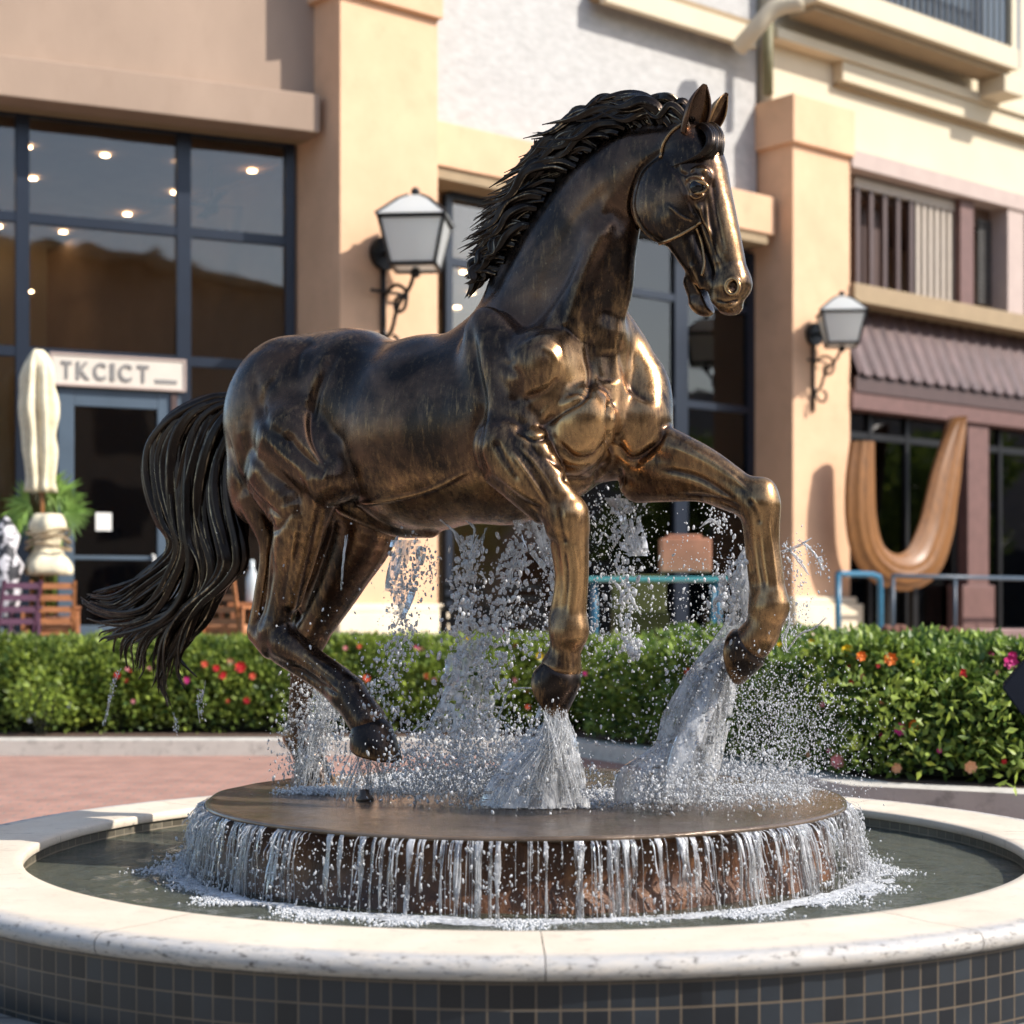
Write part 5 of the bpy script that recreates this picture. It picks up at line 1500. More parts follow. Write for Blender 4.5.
def hedge(name, path, width, z0, ztop, label, n, lsize, mat, wob=0.24):
    """path: ground polyline of the hedge's front foot"""
    pl = np.array(path, float); c = pl.mean(0)
    root = empty(name, (c[0], c[1] + width / 2, z0), 0, label, 'hedge')
    seg = np.diff(pl, axis=0); ln = np.linalg.norm(seg, axis=1); cum = np.concatenate([[0], np.cumsum(ln)])
    H = ztop - z0
    prof_l = H + width
    def pos(u, v, inset=0.0):
        """u along, v 0..1 over front face then top then back; returns point and outward normal"""
        k = np.clip(np.searchsorted(cum, u, side='right') - 1, 0, len(seg) - 1)
        f = (u - cum[k]) / ln[k]
        base = pl[k] + seg[k] * f[:, None]
        t = seg[k] / ln[k][:, None]
        nrm = np.stack([t[:, 1], -t[:, 0]], 1)            # towards the viewer
        ang = v * PI
        # superellipse cross-section
        ca, sa = np.cos(ang), np.sin(ang)
        ex = np.sign(ca) * np.abs(ca) ** .55; ez = np.abs(sa) ** .62
        wob_ = lump(base[:, 0], base[:, 1], v * 3)
        r = 1 + wob / .6 * .12 * wob_
        off = (ex * width / 2 * r) * (1 - inset)
        z = z0 + 0.02 + (ez * H * (1 + wob * .35 * wob_)) * (1 - inset * .6)
        P = np.stack([base[:, 0] + nrm[:, 0] * (off - width / 2), base[:, 1] + nrm[:, 1] * (off - width / 2), z], 1)
        Nn = np.stack([nrm[:, 0] * ca, nrm[:, 1] * ca, sa + .15], 1)
        return P, Nn
    # inner twigs
    nu, nv = 80, 14
    uu, vv = np.meshgrid(np.linspace(0, cum[-1] - 1e-4, nu), np.linspace(0, 1, nv), indexing='ij')
    P, _ = pos(uu.ravel(), vv.ravel(), 0.22)
    i = np.arange(nu - 1)[:, None] * nv + np.arange(nv - 1)[None, :]
    Q = np.stack([i, i + 1, i + nv + 1, i + nv], -1).reshape(-1, 4)
    npmesh('twigs', P, Q, M_core, root)
    u = RNG.uniform(0, cum[-1] - 1e-4, n); v = RNG.beta(1.0, 1.25, n) * .98
    ins = RNG.exponential(.07, n).clip(-.0, .3) - .055
    P, Nn = pos(u, v, 0); P2, _ = pos(u, v, 1)
    cen = P.copy(); P = P - (Nn / np.linalg.norm(Nn, axis=1, keepdims=True)) * (ins * .9)[:, None]
    cl = lump(P[:, 0] * 2.0, P[:, 1] * 2.0, P[:, 2] * 2.2) * .13
    tone = np.clip(.42 + cl + RNG.normal(0, .26, n), 0, 1)
    leaves('foliage', P, Nn, lsize, mat, root, tone)
    return root

def flower(parent, p, col, r=0.045):
    V = []; Fs = []; m = MB(); p = Vector(p)
    for ring, (rr, zz, k_) in enumerate(((r, 0.0, 7), (r * .6, r * .25, 5))):
        for k in range(k_):
            a = 2 * PI * k / k_ + ring * .4
            d = Vector((math.cos(a), -.55, math.sin(a))).normalized(); s_ = d.cross(Vector((0, -1, 0))).normalized() * rr * .45
            c = p + Vector((0, -zz, 0))
            m.add([c, c + d * rr * .6 + s_, c + d * rr, c + d * rr * .6 - s_], [(0, 1, 2, 3)])
    m.ball(p + Vector((0, -r * .3, 0)), r * .25, 8, 5)
    key = 'petal_' + col
    mt = bpy.data.materials.get(key) or pbr(key, FCOL[col], rough=.6, var=.15, vscale=20)
    return m.build('flower', mt, parent)
FCOL = {'red': (.62, .02, .025), 'coral': (.75, .12, .06), 'orange': (.85, .20, .02), 'yellow': (.80, .55, .02), 'magenta': (.62, .03, .22), 'pink': (.78, .30, .32), 'peach': (.80, .42, .22), 'white': (.75, .75, .8)}

h1 = hedge('hedge', [(-8.5, 18.95), (-3.0, 18.9), (1.3, 18.85)], 1.5, 0.17, 1.10, 'long clipped green hedge with red flowers behind the brick paving on the left', 62000, 0.085, M_leaf)
h2 = hedge('hedge', [(0.75, 18.2), (1.75, 16.4), (2.7, 13.95), (4.0, 13.25), (6.5, 12.6), (9.0, 12.2)], 1.7, 0.17, 1.13, 'nearer glossy hedge with orange and magenta flowers behind the right rim of the basin', 62000, 0.088, M_leaf2, wob=.30)
# front skirts of loose shoots
def shoots(root, spots, mat, n=90, size=.10, lab='shoots'):
    P = []; Nn = []; T = []
    for x, y, z, r in spots:
        k = int(n * (r / .25) ** 2)
        d = RNG.normal(0, 1, (k, 3)); d /= np.linalg.norm(d, axis=1, keepdims=True)
        P.append(np.array([x, y, z]) + d * r * RNG.uniform(.4, 1, (k, 1))); Nn.append(d + np.array([0, -.2, .6])); T.append(np.clip(RNG.normal(.65, .2, k), 0, 1))
    return leaves(lab, np.vstack(P), np.vstack(Nn), size, mat, root, np.concatenate(T))
lb = at(38, 693, 18.6)
b1 = empty('bush', (lb.x, lb.y, .17), 0, 'small lime green bush in front of the left hedge', 'bush')
shoots(b1, [(lb.x, lb.y, lb.z + .02, .27), (lb.x + .2, lb.y, lb.z - .1, .22), (lb.x - .15, lb.y, lb.z - .12, .2)], M_lime, 170, .085, 'foliage')
mb = MB()
for k in range(5): mb.tube([(lb.x + .02 * k, lb.y, .17), (lb.x + .1 * (k - 2), lb.y + .02 * k, lb.z + .1)], .008, 5)
mb.build('stem', M_core, b1)
sp_pts = []
for (px, py, Y) in [(920, 745, 12.75), (985, 720, 12.55), (1010, 765, 12.3), (880, 700, 13.0), (845, 690, 13.2), (905, 705, 12.9), (1000, 690, 12.6), (820, 665, 13.6), (950, 700, 12.7), (870, 745, 12.9)]:
    p = at(px, py, Y); sp_pts.append((p.x, p.y, p.z, .20))
shoots(h2, sp_pts, M_lime, 55, .085, 'young_shoots')['kind'] = 'stuff'

def top_shoots(root, path, width, ztop, n):
    pl = np.array(path, float); seg = np.diff(pl, axis=0); ln = np.linalg.norm(seg, axis=1); cum = np.concatenate([[0], np.cumsum(ln)]); sp = []
    for i in range(n):
        u = RNG.uniform(0, cum[-1] - .01); k = int(np.searchsorted(cum, u, side='right') - 1); f = (u - cum[k]) / ln[k]
        p = pl[k] + seg[k] * f; t = seg[k] / ln[k]; nb = np.array([-t[1], t[0]])
        v = RNG.random()
        if v < .6: w_ = RNG.uniform(.1, width * .8); q_ = p + nb * w_; z = ztop + RNG.uniform(-.06, .05)
        else: q_ = p + nb * RNG.uniform(-.03, .1); z = RNG.uniform(.35, ztop - .1)
        sp.append((q_[0], q_[1], z, RNG.uniform(.07, .17)))
    shoots(root, sp, M_lime, 110, .085, 'young_shoots')['kind'] = 'stuff'
top_shoots(h1, [(-8.5, 18.95), (-3.0, 18.9), (1.3, 18.85)], 1.5, 1.10, 150)
top_shoots(h2, [(0.75, 18.2), (1.75, 16.4), (2.7, 13.95), (4.0, 13.25), (6.5, 12.6), (9.0, 12.2)], 1.7, 1.13, 120)
# flowers sit where the photograph shows them, on the surface of the hedge
dg = bpy.context.evaluated_depsgraph_get()
def hedge_bvh(root):
    V = []; Fs = []
    for ch in root.children:
        if ch.name.startswith('foliage'):
            o_ = len(V); M = Matrix.Translation(root.location)
            me = ch.data; co = np.zeros(len(me.vertices) * 3, dtype=np.float32); me.vertices.foreach_get('co', co); co = co.reshape(-1, 3) + np.array(root.location)
            lv_ = np.zeros(len(me.loops), dtype=np.int32); me.loops.foreach_get('vertex_index', lv_)
            return BVHTree.FromPolygons(co.tolist(), lv_.reshape(-1, 3).tolist())
b_h1, b_h2 = hedge_bvh(h1), hedge_bvh(h2)
def put_flower(bv, root, px, py, col, r=.045):
    d = Vector(((px - CX) / F, 1, (HY - py) / F)).normalized()
    for k in range(6):
        h = bv.ray_cast(CAMP, Vector((d.x, d.y, d.z - k * .0015)).normalized(), 60)
        if h[0] is not None: return flower(root, h[0] - d * .03, col, r)
for px, py, c, r in [(118, 675, 'red', .045), (187, 680, 'magenta', .045), (217, 668, 'red', .05), (205, 664, 'coral', .045), (231, 662, 'peach', .055), (241, 667, 'red', .075), (223, 675, 'red', .055), (253, 676, 'coral', .045), (247, 700, 'red', .045),
                     (367, 678, 'coral', .05), (427, 676, 'coral', .04), (500, 633, 'magenta', .06), (516, 645, 'coral', .06), (468, 640, 'yellow', .05), (421, 650, 'pink', .05), (20, 716, 'white', .05), (36, 712, 'white', .05), (30, 720, 'white', .04), (70, 705, 'white', .04),
                     (540, 656, 'yellow', .05)]:
    put_flower(b_h1, h1, px, py, c, r)
for px, py, c, r in [(811, 643, 'yellow', .05), (861, 656, 'orange', .05), (890, 659, 'orange', .065), (847, 650, 'yellow', .06), (992, 655, 'magenta', .055), (1012, 656, 'magenta', .045), (1010, 662, 'magenta', .07), (983, 664, 'coral', .06), (963, 673, 'red', .045),
                     (914, 725, 'orange', .055), (900, 729, 'magenta', .06), (883, 736, 'magenta', .045), (837, 761, 'pink', .07), (896, 768, 'peach', .05), (970, 767, 'peach', .06), (948, 788, 'red', .04), (688, 672, 'coral', .05), (915, 662, 'yellow', .04), (780, 645, 'yellow', .04)]:
    put_flower(b_h2, h2, px, py, c, r)

fr_ = random.Random(8)
for k in range(16): put_flower(b_h1, h1, fr_.uniform(280, 620), fr_.uniform(645, 715), fr_.choice(['red', 'pink', 'coral', 'magenta']), .032)
for k in range(8): put_flower(b_h1, h1, fr_.uniform(0, 240), fr_.uniform(650, 710), fr_.choice(['red', 'pink', 'coral']), .03)
for k in range(12): put_flower(b_h2, h2, fr_.uniform(780, 1020), fr_.uniform(655, 780), fr_.choice(['red', 'pink', 'magenta', 'peach']), .026)
# trees to the right of the plaza: they show as green reflections in the shop glass
M_bark = pbr('bark', (.09, .06, .04), rough=.95, var=.3, vscale=8, stretch=(1, 1, .2), bump=.8)
def tree(x, y, H, label, seed):
    rn = random.Random(seed); root = empty('tree', (x, y, 0), 0, label, 'tree', 'trees along the right of the plaza')
    m = MB(); m.tube([(x, y, 0), (x + .1, y, H * .25), (x, y + .1, H * .45)], [.24, .18, .13], 12)
    cent = []
    for k in range(9):
        a = k * .7 + rn.random(); r = rn.uniform(1.0, 2.2); z = H * rn.uniform(.5, .85)
        e = (x + r * math.cos(a), y + r * math.sin(a), z); cent.append(e)
        m.tube([(x, y, H * rn.uniform(.3, .45)), ((x + e[0]) / 2, (y + e[1]) / 2, z * .8), e], [.09, .06, .02], 8)
    m.build('trunk', M_bark, root, smooth=True)
    P = []; Nn = []
    for e in cent:
        k = 900; d = RNG.normal(0, 1, (k, 3)); d /= np.linalg.norm(d, axis=1, keepdims=True)
        P.append(np.array(e) + d * RNG.uniform(.5, 1.15, (k, 1)) * np.array([1.2, 1.2, .9])); Nn.append(d)
    P = np.vstack(P); Nn = np.vstack(Nn)
    leaves('crown', P, Nn, .22, M_leaf, root, np.clip(RNG.normal(.45, .2, len(P)), 0, 1), aspect=.6)
tree(27, 27, 7.0, 'leafy tree off to the right, farthest from the shops', 1)
tree(32, 33, 8.0, 'taller leafy tree off to the right beside the road', 2)
tree(24, 33, 6.5, 'shorter leafy tree nearest the shop window', 3)
tree(30, 19, 6.0, 'round leafy tree added at the right side of the plaza, level with the hedge', 4)  # this tree and the next are added to block bright horizon reflections
tree(33, 12, 6.5, 'leafy tree added at the right side of the plaza, level with the fountain', 5)

# ================================================================== FOUNTAIN
FC = Vector((0.07, 9.4, 0.0))
M_lime_st = None
m, nt, out = new_mat('travertine'); p = N(nt, 'ShaderNodeBsdfPrincipled')
v = world_pos(nt)
c = ramp(nt, noise(nt, 2.0, 8, .6, v), [(.3, (.60, .50, .38)), (.7, (.72, .63, .50))])
c = mixc(nt, ramp(nt, noise(nt, 9, 8, .7, v, .5), [(.56, 0), (.72, .55)]), c, (.38, .31, .24))
c = mixc(nt, ramp(nt, noise(nt, 45, 4, .7, v), [(.62, 0), (.70, .5)]), c, (.30, .25, .20))
at_ = N(nt, 'ShaderNodeAttribute'); at_.attribute_name = 'edge'
nn = noise(nt, 7, 8, .75, world_pos(nt, (1, 1, 5)))
c = mixc(nt, mathn(nt, 'MULTIPLY', at_.outputs['Fac'], ramp(nt, nn, [(.3, .5), (.6, 1.0)])), c, (.40, .39, .38))
c = mixc(nt, mathn(nt, 'MULTIPLY', at_.outputs['Fac'], ramp(nt, noise(nt, 16, 8, .8, world_pos(nt, (1, 1, 3))), [(.54, 0.0), (.62, 1.0)])), c, (.09, .08, .07))
L(nt, c, p.inputs['Base Color']); p.inputs['Roughness'].default_value = .6
b = N(nt, 'ShaderNodeBump'); b.inputs['Strength'].default_value = .35; b.inputs['Distance'].default_value = .006
L(nt, noise(nt, 30, 6, .7, v), b.inputs['Height']); L(nt, b.outputs[0], p.inputs['Normal']); L(nt, p.outputs[0], out.inputs[0])
M_trav = m
def tile_mat(name, c1, c2, mortar, rough):
    return brick_mat(name, c1, c2, mortar, 1.0, bw=.088, rh=.094, ms=.0040, rough=rough, uvn=True, bumpd=.003, spec=.6, var=.5)
M_tile = tile_mat('dark_blue_tiles', (.005, .007, .011), (.028, .037, .048), (.17, .13, .09), .32)
M_tile_in = tile_mat('inner_tiles', (.10, .085, .06), (.17, .15, .11), (.30, .25, .18), .35)

basin = empty('fountain_basin', (FC.x, FC.y, 0), 0, 'round low fountain basin with cream stone rim and dark blue tiled sides', 'basin')
RI, RO, ZR, ZW = 2.60, 3.17, 0.255, 0.15
def ring_wall(name, r, z0, z1, mat, parent, n=220):
    V = []; uv = []
    for k in range(n + 1):
        a = 2 * PI * k / n - PI / 2 + .2
        for z in (z0, z1): V.append((FC.x + r * math.cos(a), FC.y + r * math.sin(a), z)); uv.append((a * r, z + .032))
    i = np.arange(n)[:, None] * 2
    Q = np.concatenate([i, i + 2, i + 3, i + 1], 1)
    return npmesh(name, V, Q, mat, parent, uv=uv)
ring_wall('outer_tiles', RO - .055, -.176, ZR - .05, M_tile, basin)
ring_wall('inner_tiles', RI + .02, 0.0, ZR - .02, M_tile_in, basin)
# coping in segments with thin open joints
prof = [(RI + .05, ZR - .05), (RI + .004, ZR - .05), (RI, ZR - .045), (RI, ZR - .008), (RI + .008, ZR)] + [(RI + (RO - .05 - RI) * t, ZR + .0 + .002 * math.sin(t * 9)) for t in (.1, .25, .4, .55, .7, .85, 1.0)] + \
       [(RO - .04 + .04 * math.sin(a), ZR - .042 + .042 * math.cos(a)) for a in np.linspace(.25, PI - .2, 9)] + [(RO - .06, ZR - .09), (RO - .06, ZR - .095), (RI + .05, ZR - .095)]
V = []; Q = []; E = []; nseg = 11; start = -PI / 2 + .0158
for s_ in range(nseg):
    a0 = start + 2 * PI * s_ / nseg + .0007; a1 = start + 2 * PI * (s_ + 1) / nseg - .0007
    k_ = 24; base = len(V); m_ = len(prof)
    for i in range(k_ + 1):
        a = a0 + (a1 - a0) * i / k_
        for r, z in prof:
            dz_ = 0
            if r > RO - .05: dz_ = .0035 * math.sin(a * 37) * math.sin(a * 91)
            V.append((FC.x + (r + dz_) * math.cos(a), FC.y + (r + dz_) * math.sin(a), z)); E.append(1.0 if (r > RO - .052) else 0.0)
    for i in range(k_):
        for j in range(m_):
            j2 = (j + 1) % m_
            Q.append((base + i * m_ + j, base + (i + 1) * m_ + j, base + (i + 1) * m_ + j2, base + i * m_ + j2))
coping = npmesh('coping', V, np.array(Q), M_trav, basin, attrs={'edge': E})
coping.data.polygons.foreach_set('use_smooth', [True] * len(coping.data.polygons))
mb = MB(); mb.lathe(FC, [(RI + .03, .0), (RO - .06, -.18), (RO - .06, ZR - .10), (RI + .03, ZR - .10)], 96, caps=False); mb.build('core', M_curb, basin)
M_poolfloor = brick_mat('pool_floor_mosaic', (.10, .12, .09), (.15, .16, .12), (.20, .19, .15), 9.0, ms=.02, rough=.7)
mb = MB(); mb.lathe(FC, [(0, .0), (RI + .03, .0), (RI + .03, .02), (0, .021)], 96, caps=False); mb.build('basin_floor', M_poolfloor, basin)
mb = MB(); pj = at(169, 818, 11.55); mb.lathe((0, 0, 0), [(.0, 0), (.035, 0), (.035, .03), (.02, .035), (0, .035)], 16)
ang_ = math.atan2(pj.y - FC.y, pj.x - FC.x)
V = [Vector(p_) for p_ in mb.v]; Rm = Matrix.Rotation(ang_, 4, 'Z') @ Matrix.Rotation(-PI / 2, 4, 'Y')
mb.v = [tuple(Vector((FC.x + (RI + .018) * math.cos(ang_), FC.y + (RI + .018) * math.sin(ang_), .19)) + (Rm @ p_)) for p_ in V]
mb.build('drain', M_iron, basin, smooth=False)

# ---- bronze disc
ped = empty('fountain_pedestal', (FC.x, FC.y, 0.02), 0, 'wet round bronze disc on a rusty brown drum in the middle of the basin', 'pedestal')
m, nt, out = new_mat('wet_dark_bronze'); p = N(nt, 'ShaderNodeBsdfPrincipled'); v = world_pos(nt)
c = ramp(nt, noise(nt, 1.6, 8, .65, v, .8), [(.3, (.065, .045, .032)), (.5, (.14, .10, .07)), (.75, (.26, .19, .135))])
c = mixc(nt, ramp(nt, noise(nt, 30, 6, .7, v), [(.60, 0), (.72, .6)]), c, (.25, .20, .16))
L(nt, c, p.inputs['Base Color']); p.inputs['Metallic'].default_value = .35; L(nt, ramp(nt, noise(nt, 5, 5, .6, v), [(.3, .05), (.7, .28)]), p.inputs['Roughness'])
b = N(nt, 'ShaderNodeBump'); b.inputs['Strength'].default_value = .5; b.inputs['Distance'].default_value = .01
L(nt, noise(nt, 14, 7, .65, v, .6), b.inputs['Height']); L(nt, b.outputs[0], p.inputs['Normal']); L(nt, p.outputs[0], out.inputs[0]); M_disc = m
m, nt, out = new_mat('rusty_drum'); p = N(nt, 'ShaderNodeBsdfPrincipled')
vv_ = world_pos(nt, (1, 1, .35))
c = ramp(nt, noise(nt, 6, 8, .7, vv_, .8), [(.3, (.030, .014, .009)), (.5, (.10, .042, .020)), (.68, (.24, .11, .045)), (.85, (.40, .22, .11))])
L(nt, c, p.inputs['Base Color']); p.inputs['Roughness'].default_value = .35; p.inputs['Metallic'].default_value = .2
b = N(nt, 'ShaderNodeBump'); b.inputs['Strength'].default_value = .8; b.inputs['Distance'].default_value = .012
L(nt, noise(nt, 22, 6, .7, vv_), b.inputs['Height']); L(nt, b.outputs[0], p.inputs['Normal']); L(nt, p.outputs[0], out.inputs[0]); M_drum = m
RD, ZD = 1.70, 0.50
def lathe_np(name, prof, n, mat, parent, wob=None):
    V = []; m_ = len(prof)
    for k in range(n):
        a = 2 * PI * k / n
        for r, z in prof:
            dr, dz_ = wob(a, r, z) if wob else (0, 0)
            V.append((FC.x + (r + dr) * math.cos(a), FC.y + (r + dr) * math.sin(a), z + dz_))
    i = np.arange(n)[:, None]; j = np.arange(m_ - 1)[None, :]
    Q = np.stack([i * m_ + j, ((i + 1) % n) * m_ + j, ((i + 1) % n) * m_ + j + 1, i * m_ + j + 1], -1).reshape(-1, 4)
    return npmesh(name, V, Q, mat, parent, smooth=True)
def wb(a, r, z):
    f = .5 * math.sin(5 * a + 1) + .35 * math.sin(11 * a) + .2 * math.sin(23 * a + 2)
    return (.012 * f if r > 1.3 else 0, .004 * f if r > 1.3 else 0)
lathe_np('disc', [(RD - .08, ZD - .035), (RD - .012, ZD - .028), (RD, ZD - .020), (RD + .003, ZD - .008), (RD - .008, ZD), (RD - .03, ZD + .001), (RD - .06, ZD - .004), (RD - .10, ZD - .006)] + [(r, ZD - .006 + .003 * math.sin(r * 21)) for r in (1.5, 1.3, 1.1, .9, .7, .5, .3, .1, .001)], 240, M_disc, ped, wb)
lathe_np('drum', [(RD - .07, ZD - .034), (RD - .10, ZD - .06), (RD - .10, ZW + .10), (RD - .06, ZW + .04), (RD - .05, 0.03)], 200, M_drum, ped, lambda a, r, z: (.018 * math.sin(a * 13) * math.sin(z * 20 + a * 5), 0))
mb = MB(); pn = at(365, 797, 9.25); mb.lathe((pn.x, pn.y, ZD - .01), [(0, 0), (.05, 0), (.045, .02), (.03, .035), (.025, .06), (0, .065)], 18); mb.build('nozzle', M_disc, ped, smooth=True)

# ================================================================== WATER
def water_mat(name, white, tr_tint, rough=.05, bscale=30, bstr=.5, dens=None, refr=False):
    """clear water film: transparent + sharp reflection, with a share of white froth"""
    m, nt, out = new_mat(name)
    fr = N(nt, 'ShaderNodeFresnel'); fr.inputs['IOR'].default_value = 1.6
    tr = N(nt, 'ShaderNodeBsdfRefraction' if refr else 'ShaderNodeBsdfTransparent'); tr.inputs[0].default_value = (*tr_tint, 1)
    if refr: tr.inputs['IOR'].default_value = 1.33; tr.inputs['Roughness'].default_value = 0.0
    gl = N(nt, 'ShaderNodeBsdfGlossy'); gl.inputs['Roughness'].default_value = rough
    df = N(nt, 'ShaderNodeBsdfDiffuse'); df.inputs[0].default_value = (.93, .94, .95, 1)
    tl = N(nt, 'ShaderNodeBsdfTranslucent'); tl.inputs[0].default_value = (.93, .94, .95, 1)
    b = N(nt, 'ShaderNodeBump'); b.inputs['Strength'].default_value = bstr; b.inputs['Distance'].default_value = .02
    vs_ = world_pos(nt, (1, 1, .25)) if dens == 'streak' else world_pos(nt)
    nb = noise(nt, bscale, 5, .65, vs_, .4)
    L(nt, nb, b.inputs['Height'])
    for s_ in (gl, df): L(nt, b.outputs[0], s_.inputs['Normal'])
    m1 = N(nt, 'ShaderNodeMixShader'); L(nt, mathn(nt, 'ADD', fr.outputs[0], .06), m1.inputs[0]); L(nt, tr.outputs[0], m1.inputs[1]); L(nt, gl.outputs[0], m1.inputs[2])
    m2 = N(nt, 'ShaderNodeMixShader'); m2.inputs[0].default_value = .45; L(nt, df.outputs[0], m2.inputs[1]); L(nt, tl.outputs[0], m2.inputs[2])
    m3 = N(nt, 'ShaderNodeMixShader')
    w_ = ramp(nt, noise(nt, bscale * .8, 6, .7, vs_, .3), [(.40, max(0, white - .30)), (.62, min(1, white + .45))])
    L(nt, w_, m3.inputs[0]); L(nt, m1.outputs[0], m3.inputs[1]); L(nt, m2.outputs[0], m3.inputs[2])
    L(nt, m3.outputs[0], out.inputs[0]); return m
M_drop = water_mat('water_drops', .58, (1, 1, 1), .03, 60, .2, refr=True)
M_strand = water_mat('water_strands', .28, (1, 1, 1), .06, 26, .4, 'streak', refr=False)
M_splash = water_mat('water_splash', .34, (1, 1, 1), .05, 22, .5, 'streak')
M_foam = water_mat('water_foam', .80, (.9, .92, .93), .2, 35, .8)

# pool surface
m, nt, out = new_mat('pool_water')
fr = N(nt, 'ShaderNodeFresnel'); fr.inputs['IOR'].default_value = 1.33
tr = N(nt, 'ShaderNodeBsdfTransparent'); tr.inputs[0].default_value = (.55, .62, .56, 1)
gl = N(nt, 'ShaderNodeBsdfGlossy'); gl.inputs['Roughness'].default_value = .03
b = N(nt, 'ShaderNodeBump'); b.inputs['Strength'].default_value = 1.0; b.inputs['Distance'].default_value = .05
v = world_pos(nt)
hh2 = mathn(nt, 'ADD', noise(nt, 5, 5, .6, v, 1.5), mathn(nt, 'MULTIPLY', noise(nt, 22, 4, .6, v, .8), .35))
L(nt, hh2, b.inputs['Height']); L(nt, b.outputs[0], gl.inputs['Normal']); L(nt, b.outputs[0], fr.inputs['Normal'])
df = N(nt, 'ShaderNodeBsdfDiffuse'); df.inputs[0].default_value = (.16, .17, .13, 1)
m0 = N(nt, 'ShaderNodeMixShader'); m0.inputs[0].default_value = .45; L(nt, tr.outputs[0], m0.inputs[1]); L(nt, df.outputs[0], m0.inputs[2])
m1 = N(nt, 'ShaderNodeMixShader'); L(nt, fr.outputs[0], m1.inputs[0]); L(nt, m0.outputs[0], m1.inputs[1]); L(nt, gl.outputs[0], m1.inputs[2])
L(nt, m1.outputs[0], out.inputs[0]); M_pool = m
n_, m_ = 260, 60
rr_ = np.linspace(1.5, RI + .018, m_); aa_ = np.linspace(0, 2 * PI, n_, endpoint=False)
A, R_ = np.meshgrid(aa_, rr_, indexing='ij')
X = FC.x + R_ * np.cos(A); Y = FC.y + R_ * np.sin(A)
Zp = ZW + .006 * np.sin(18 * R_ + 2 * np.sin(5 * A)) * np.exp(-(R_ - 1.6) * 1.5) + .004 * lump(X * 2.2, Y * 2.2, X * 1.3)
i = np.arange(n_)[:, None]; j = np.arange(m_ - 1)[None, :]
Q = np.stack([i * m_ + j, i * m_ + j + 1, ((i + 1) % n_) * m_ + j + 1, ((i + 1) % n_) * m_ + j], -1).reshape(-1, 4)
tag(npmesh('water', np.stack([X, Y, Zp], -1).reshape(-1, 3), Q, M_pool, None, smooth=True), kind='structure')

# ---- droplets
_t = (1 + 5 ** .5) / 2
ICO_V = np.array([(-1, _t, 0), (1, _t, 0), (-1, -_t, 0), (1, -_t, 0), (0, -1, _t), (0, 1, _t), (0, -1, -_t), (0, 1, -_t), (_t, 0, -1), (_t, 0, 1), (-_t, 0, -1), (-_t, 0, 1)]) / math.sqrt(1 + _t * _t)
ICO_F = np.array([(0, 11, 5), (0, 5, 1), (0, 1, 7), (0, 7, 10), (0, 10, 11), (1, 5, 9), (5, 11, 4), (11, 10, 2), (10, 7, 6), (7, 1, 8), (3, 9, 4), (3, 4, 2), (3, 2, 6), (3, 6, 8), (3, 8, 9), (4, 9, 5), (2, 4, 11), (6, 2, 10), (8, 6, 7), (9, 8, 1)])
class Drops:
    def __init__(s): s.P = []; s.R = []; s.D = []
    def add(s, P, R, D=None):
        P = np.asarray(P); s.P.append(P); s.R.append(np.broadcast_to(R, (len(P),)).copy()); s.D.append(D if D is not None else np.tile([0, 0, 1.0], (len(P), 1)))
    def build(s, name, mat, label, stretch=1.5):
        P = np.vstack(s.P); R = np.concatenate(s.R); D = np.vstack(s.D); n = len(P)
        D = D + RNG.normal(0, .35, D.shape); D /= np.linalg.norm(D, axis=1, keepdims=True)
        st = RNG.uniform(1, stretch, n)
        base = ICO_V[None, :, :] * R[:, None, None] * RNG.uniform(.8, 1.2, (n, 12, 1))
        al = (base * D[:, None, :]).sum(-1, keepdims=True)
        base = base + al * D[:, None, :] * (st - 1)[:, None, None]
        V = (base + P[:, None, :]).reshape(-1, 3)
        Fc = (ICO_F[None] + (np.arange(n) * 12)[:, None, None]).reshape(-1, 3)
        return tag(npmesh(name, V, Fc, mat, None, smooth=True), label, 'water', kind='stuff')

def pxdepth(lx, ly, lb): return loc2w(q(lx, ly, lb))[1]
def cloud(dr, pts_px, n, spread_px, Y, ys, r0, r1, pw=3.0, along=None):
    """droplets scattered round a polyline seen in the photo, at depth Y"""
    C_ = catmull([(float(a), float(b)) for a, b in pts_px], 60)
    k = RNG.integers(0, 60, n); f = k / 59
    sp_ = spread_px if not hasattr(spread_px, '__len__') else np.interp(f, np.linspace(0, 1, len(spread_px)), spread_px)
    x = C_[k, 0] + RNG.normal(0, 1, n) * sp_; y = C_[k, 1] + RNG.normal(0, 1, n) * (sp_ if not hasattr(sp_, '__len__') else sp_)
    Yd = Y + RNG.normal(0, ys, n)
    P = np.stack([(x - CX) * Yd / F, Yd, EYE + (HY - y) * Yd / F], 1)
    P = P[P[:, 2] > ZD + .005] if True else P
    r = r0 + (r1 - r0) * RNG.random(len(P)) ** pw
    dr.add(P, r)

YNF = float(pxdepth(560, 690, .265)); YFF = float(pxdepth(745, 650, -.25)); YNH = float(pxdepth(370, 740, .26)); YFH = float(pxdepth(305, 740, -.25))

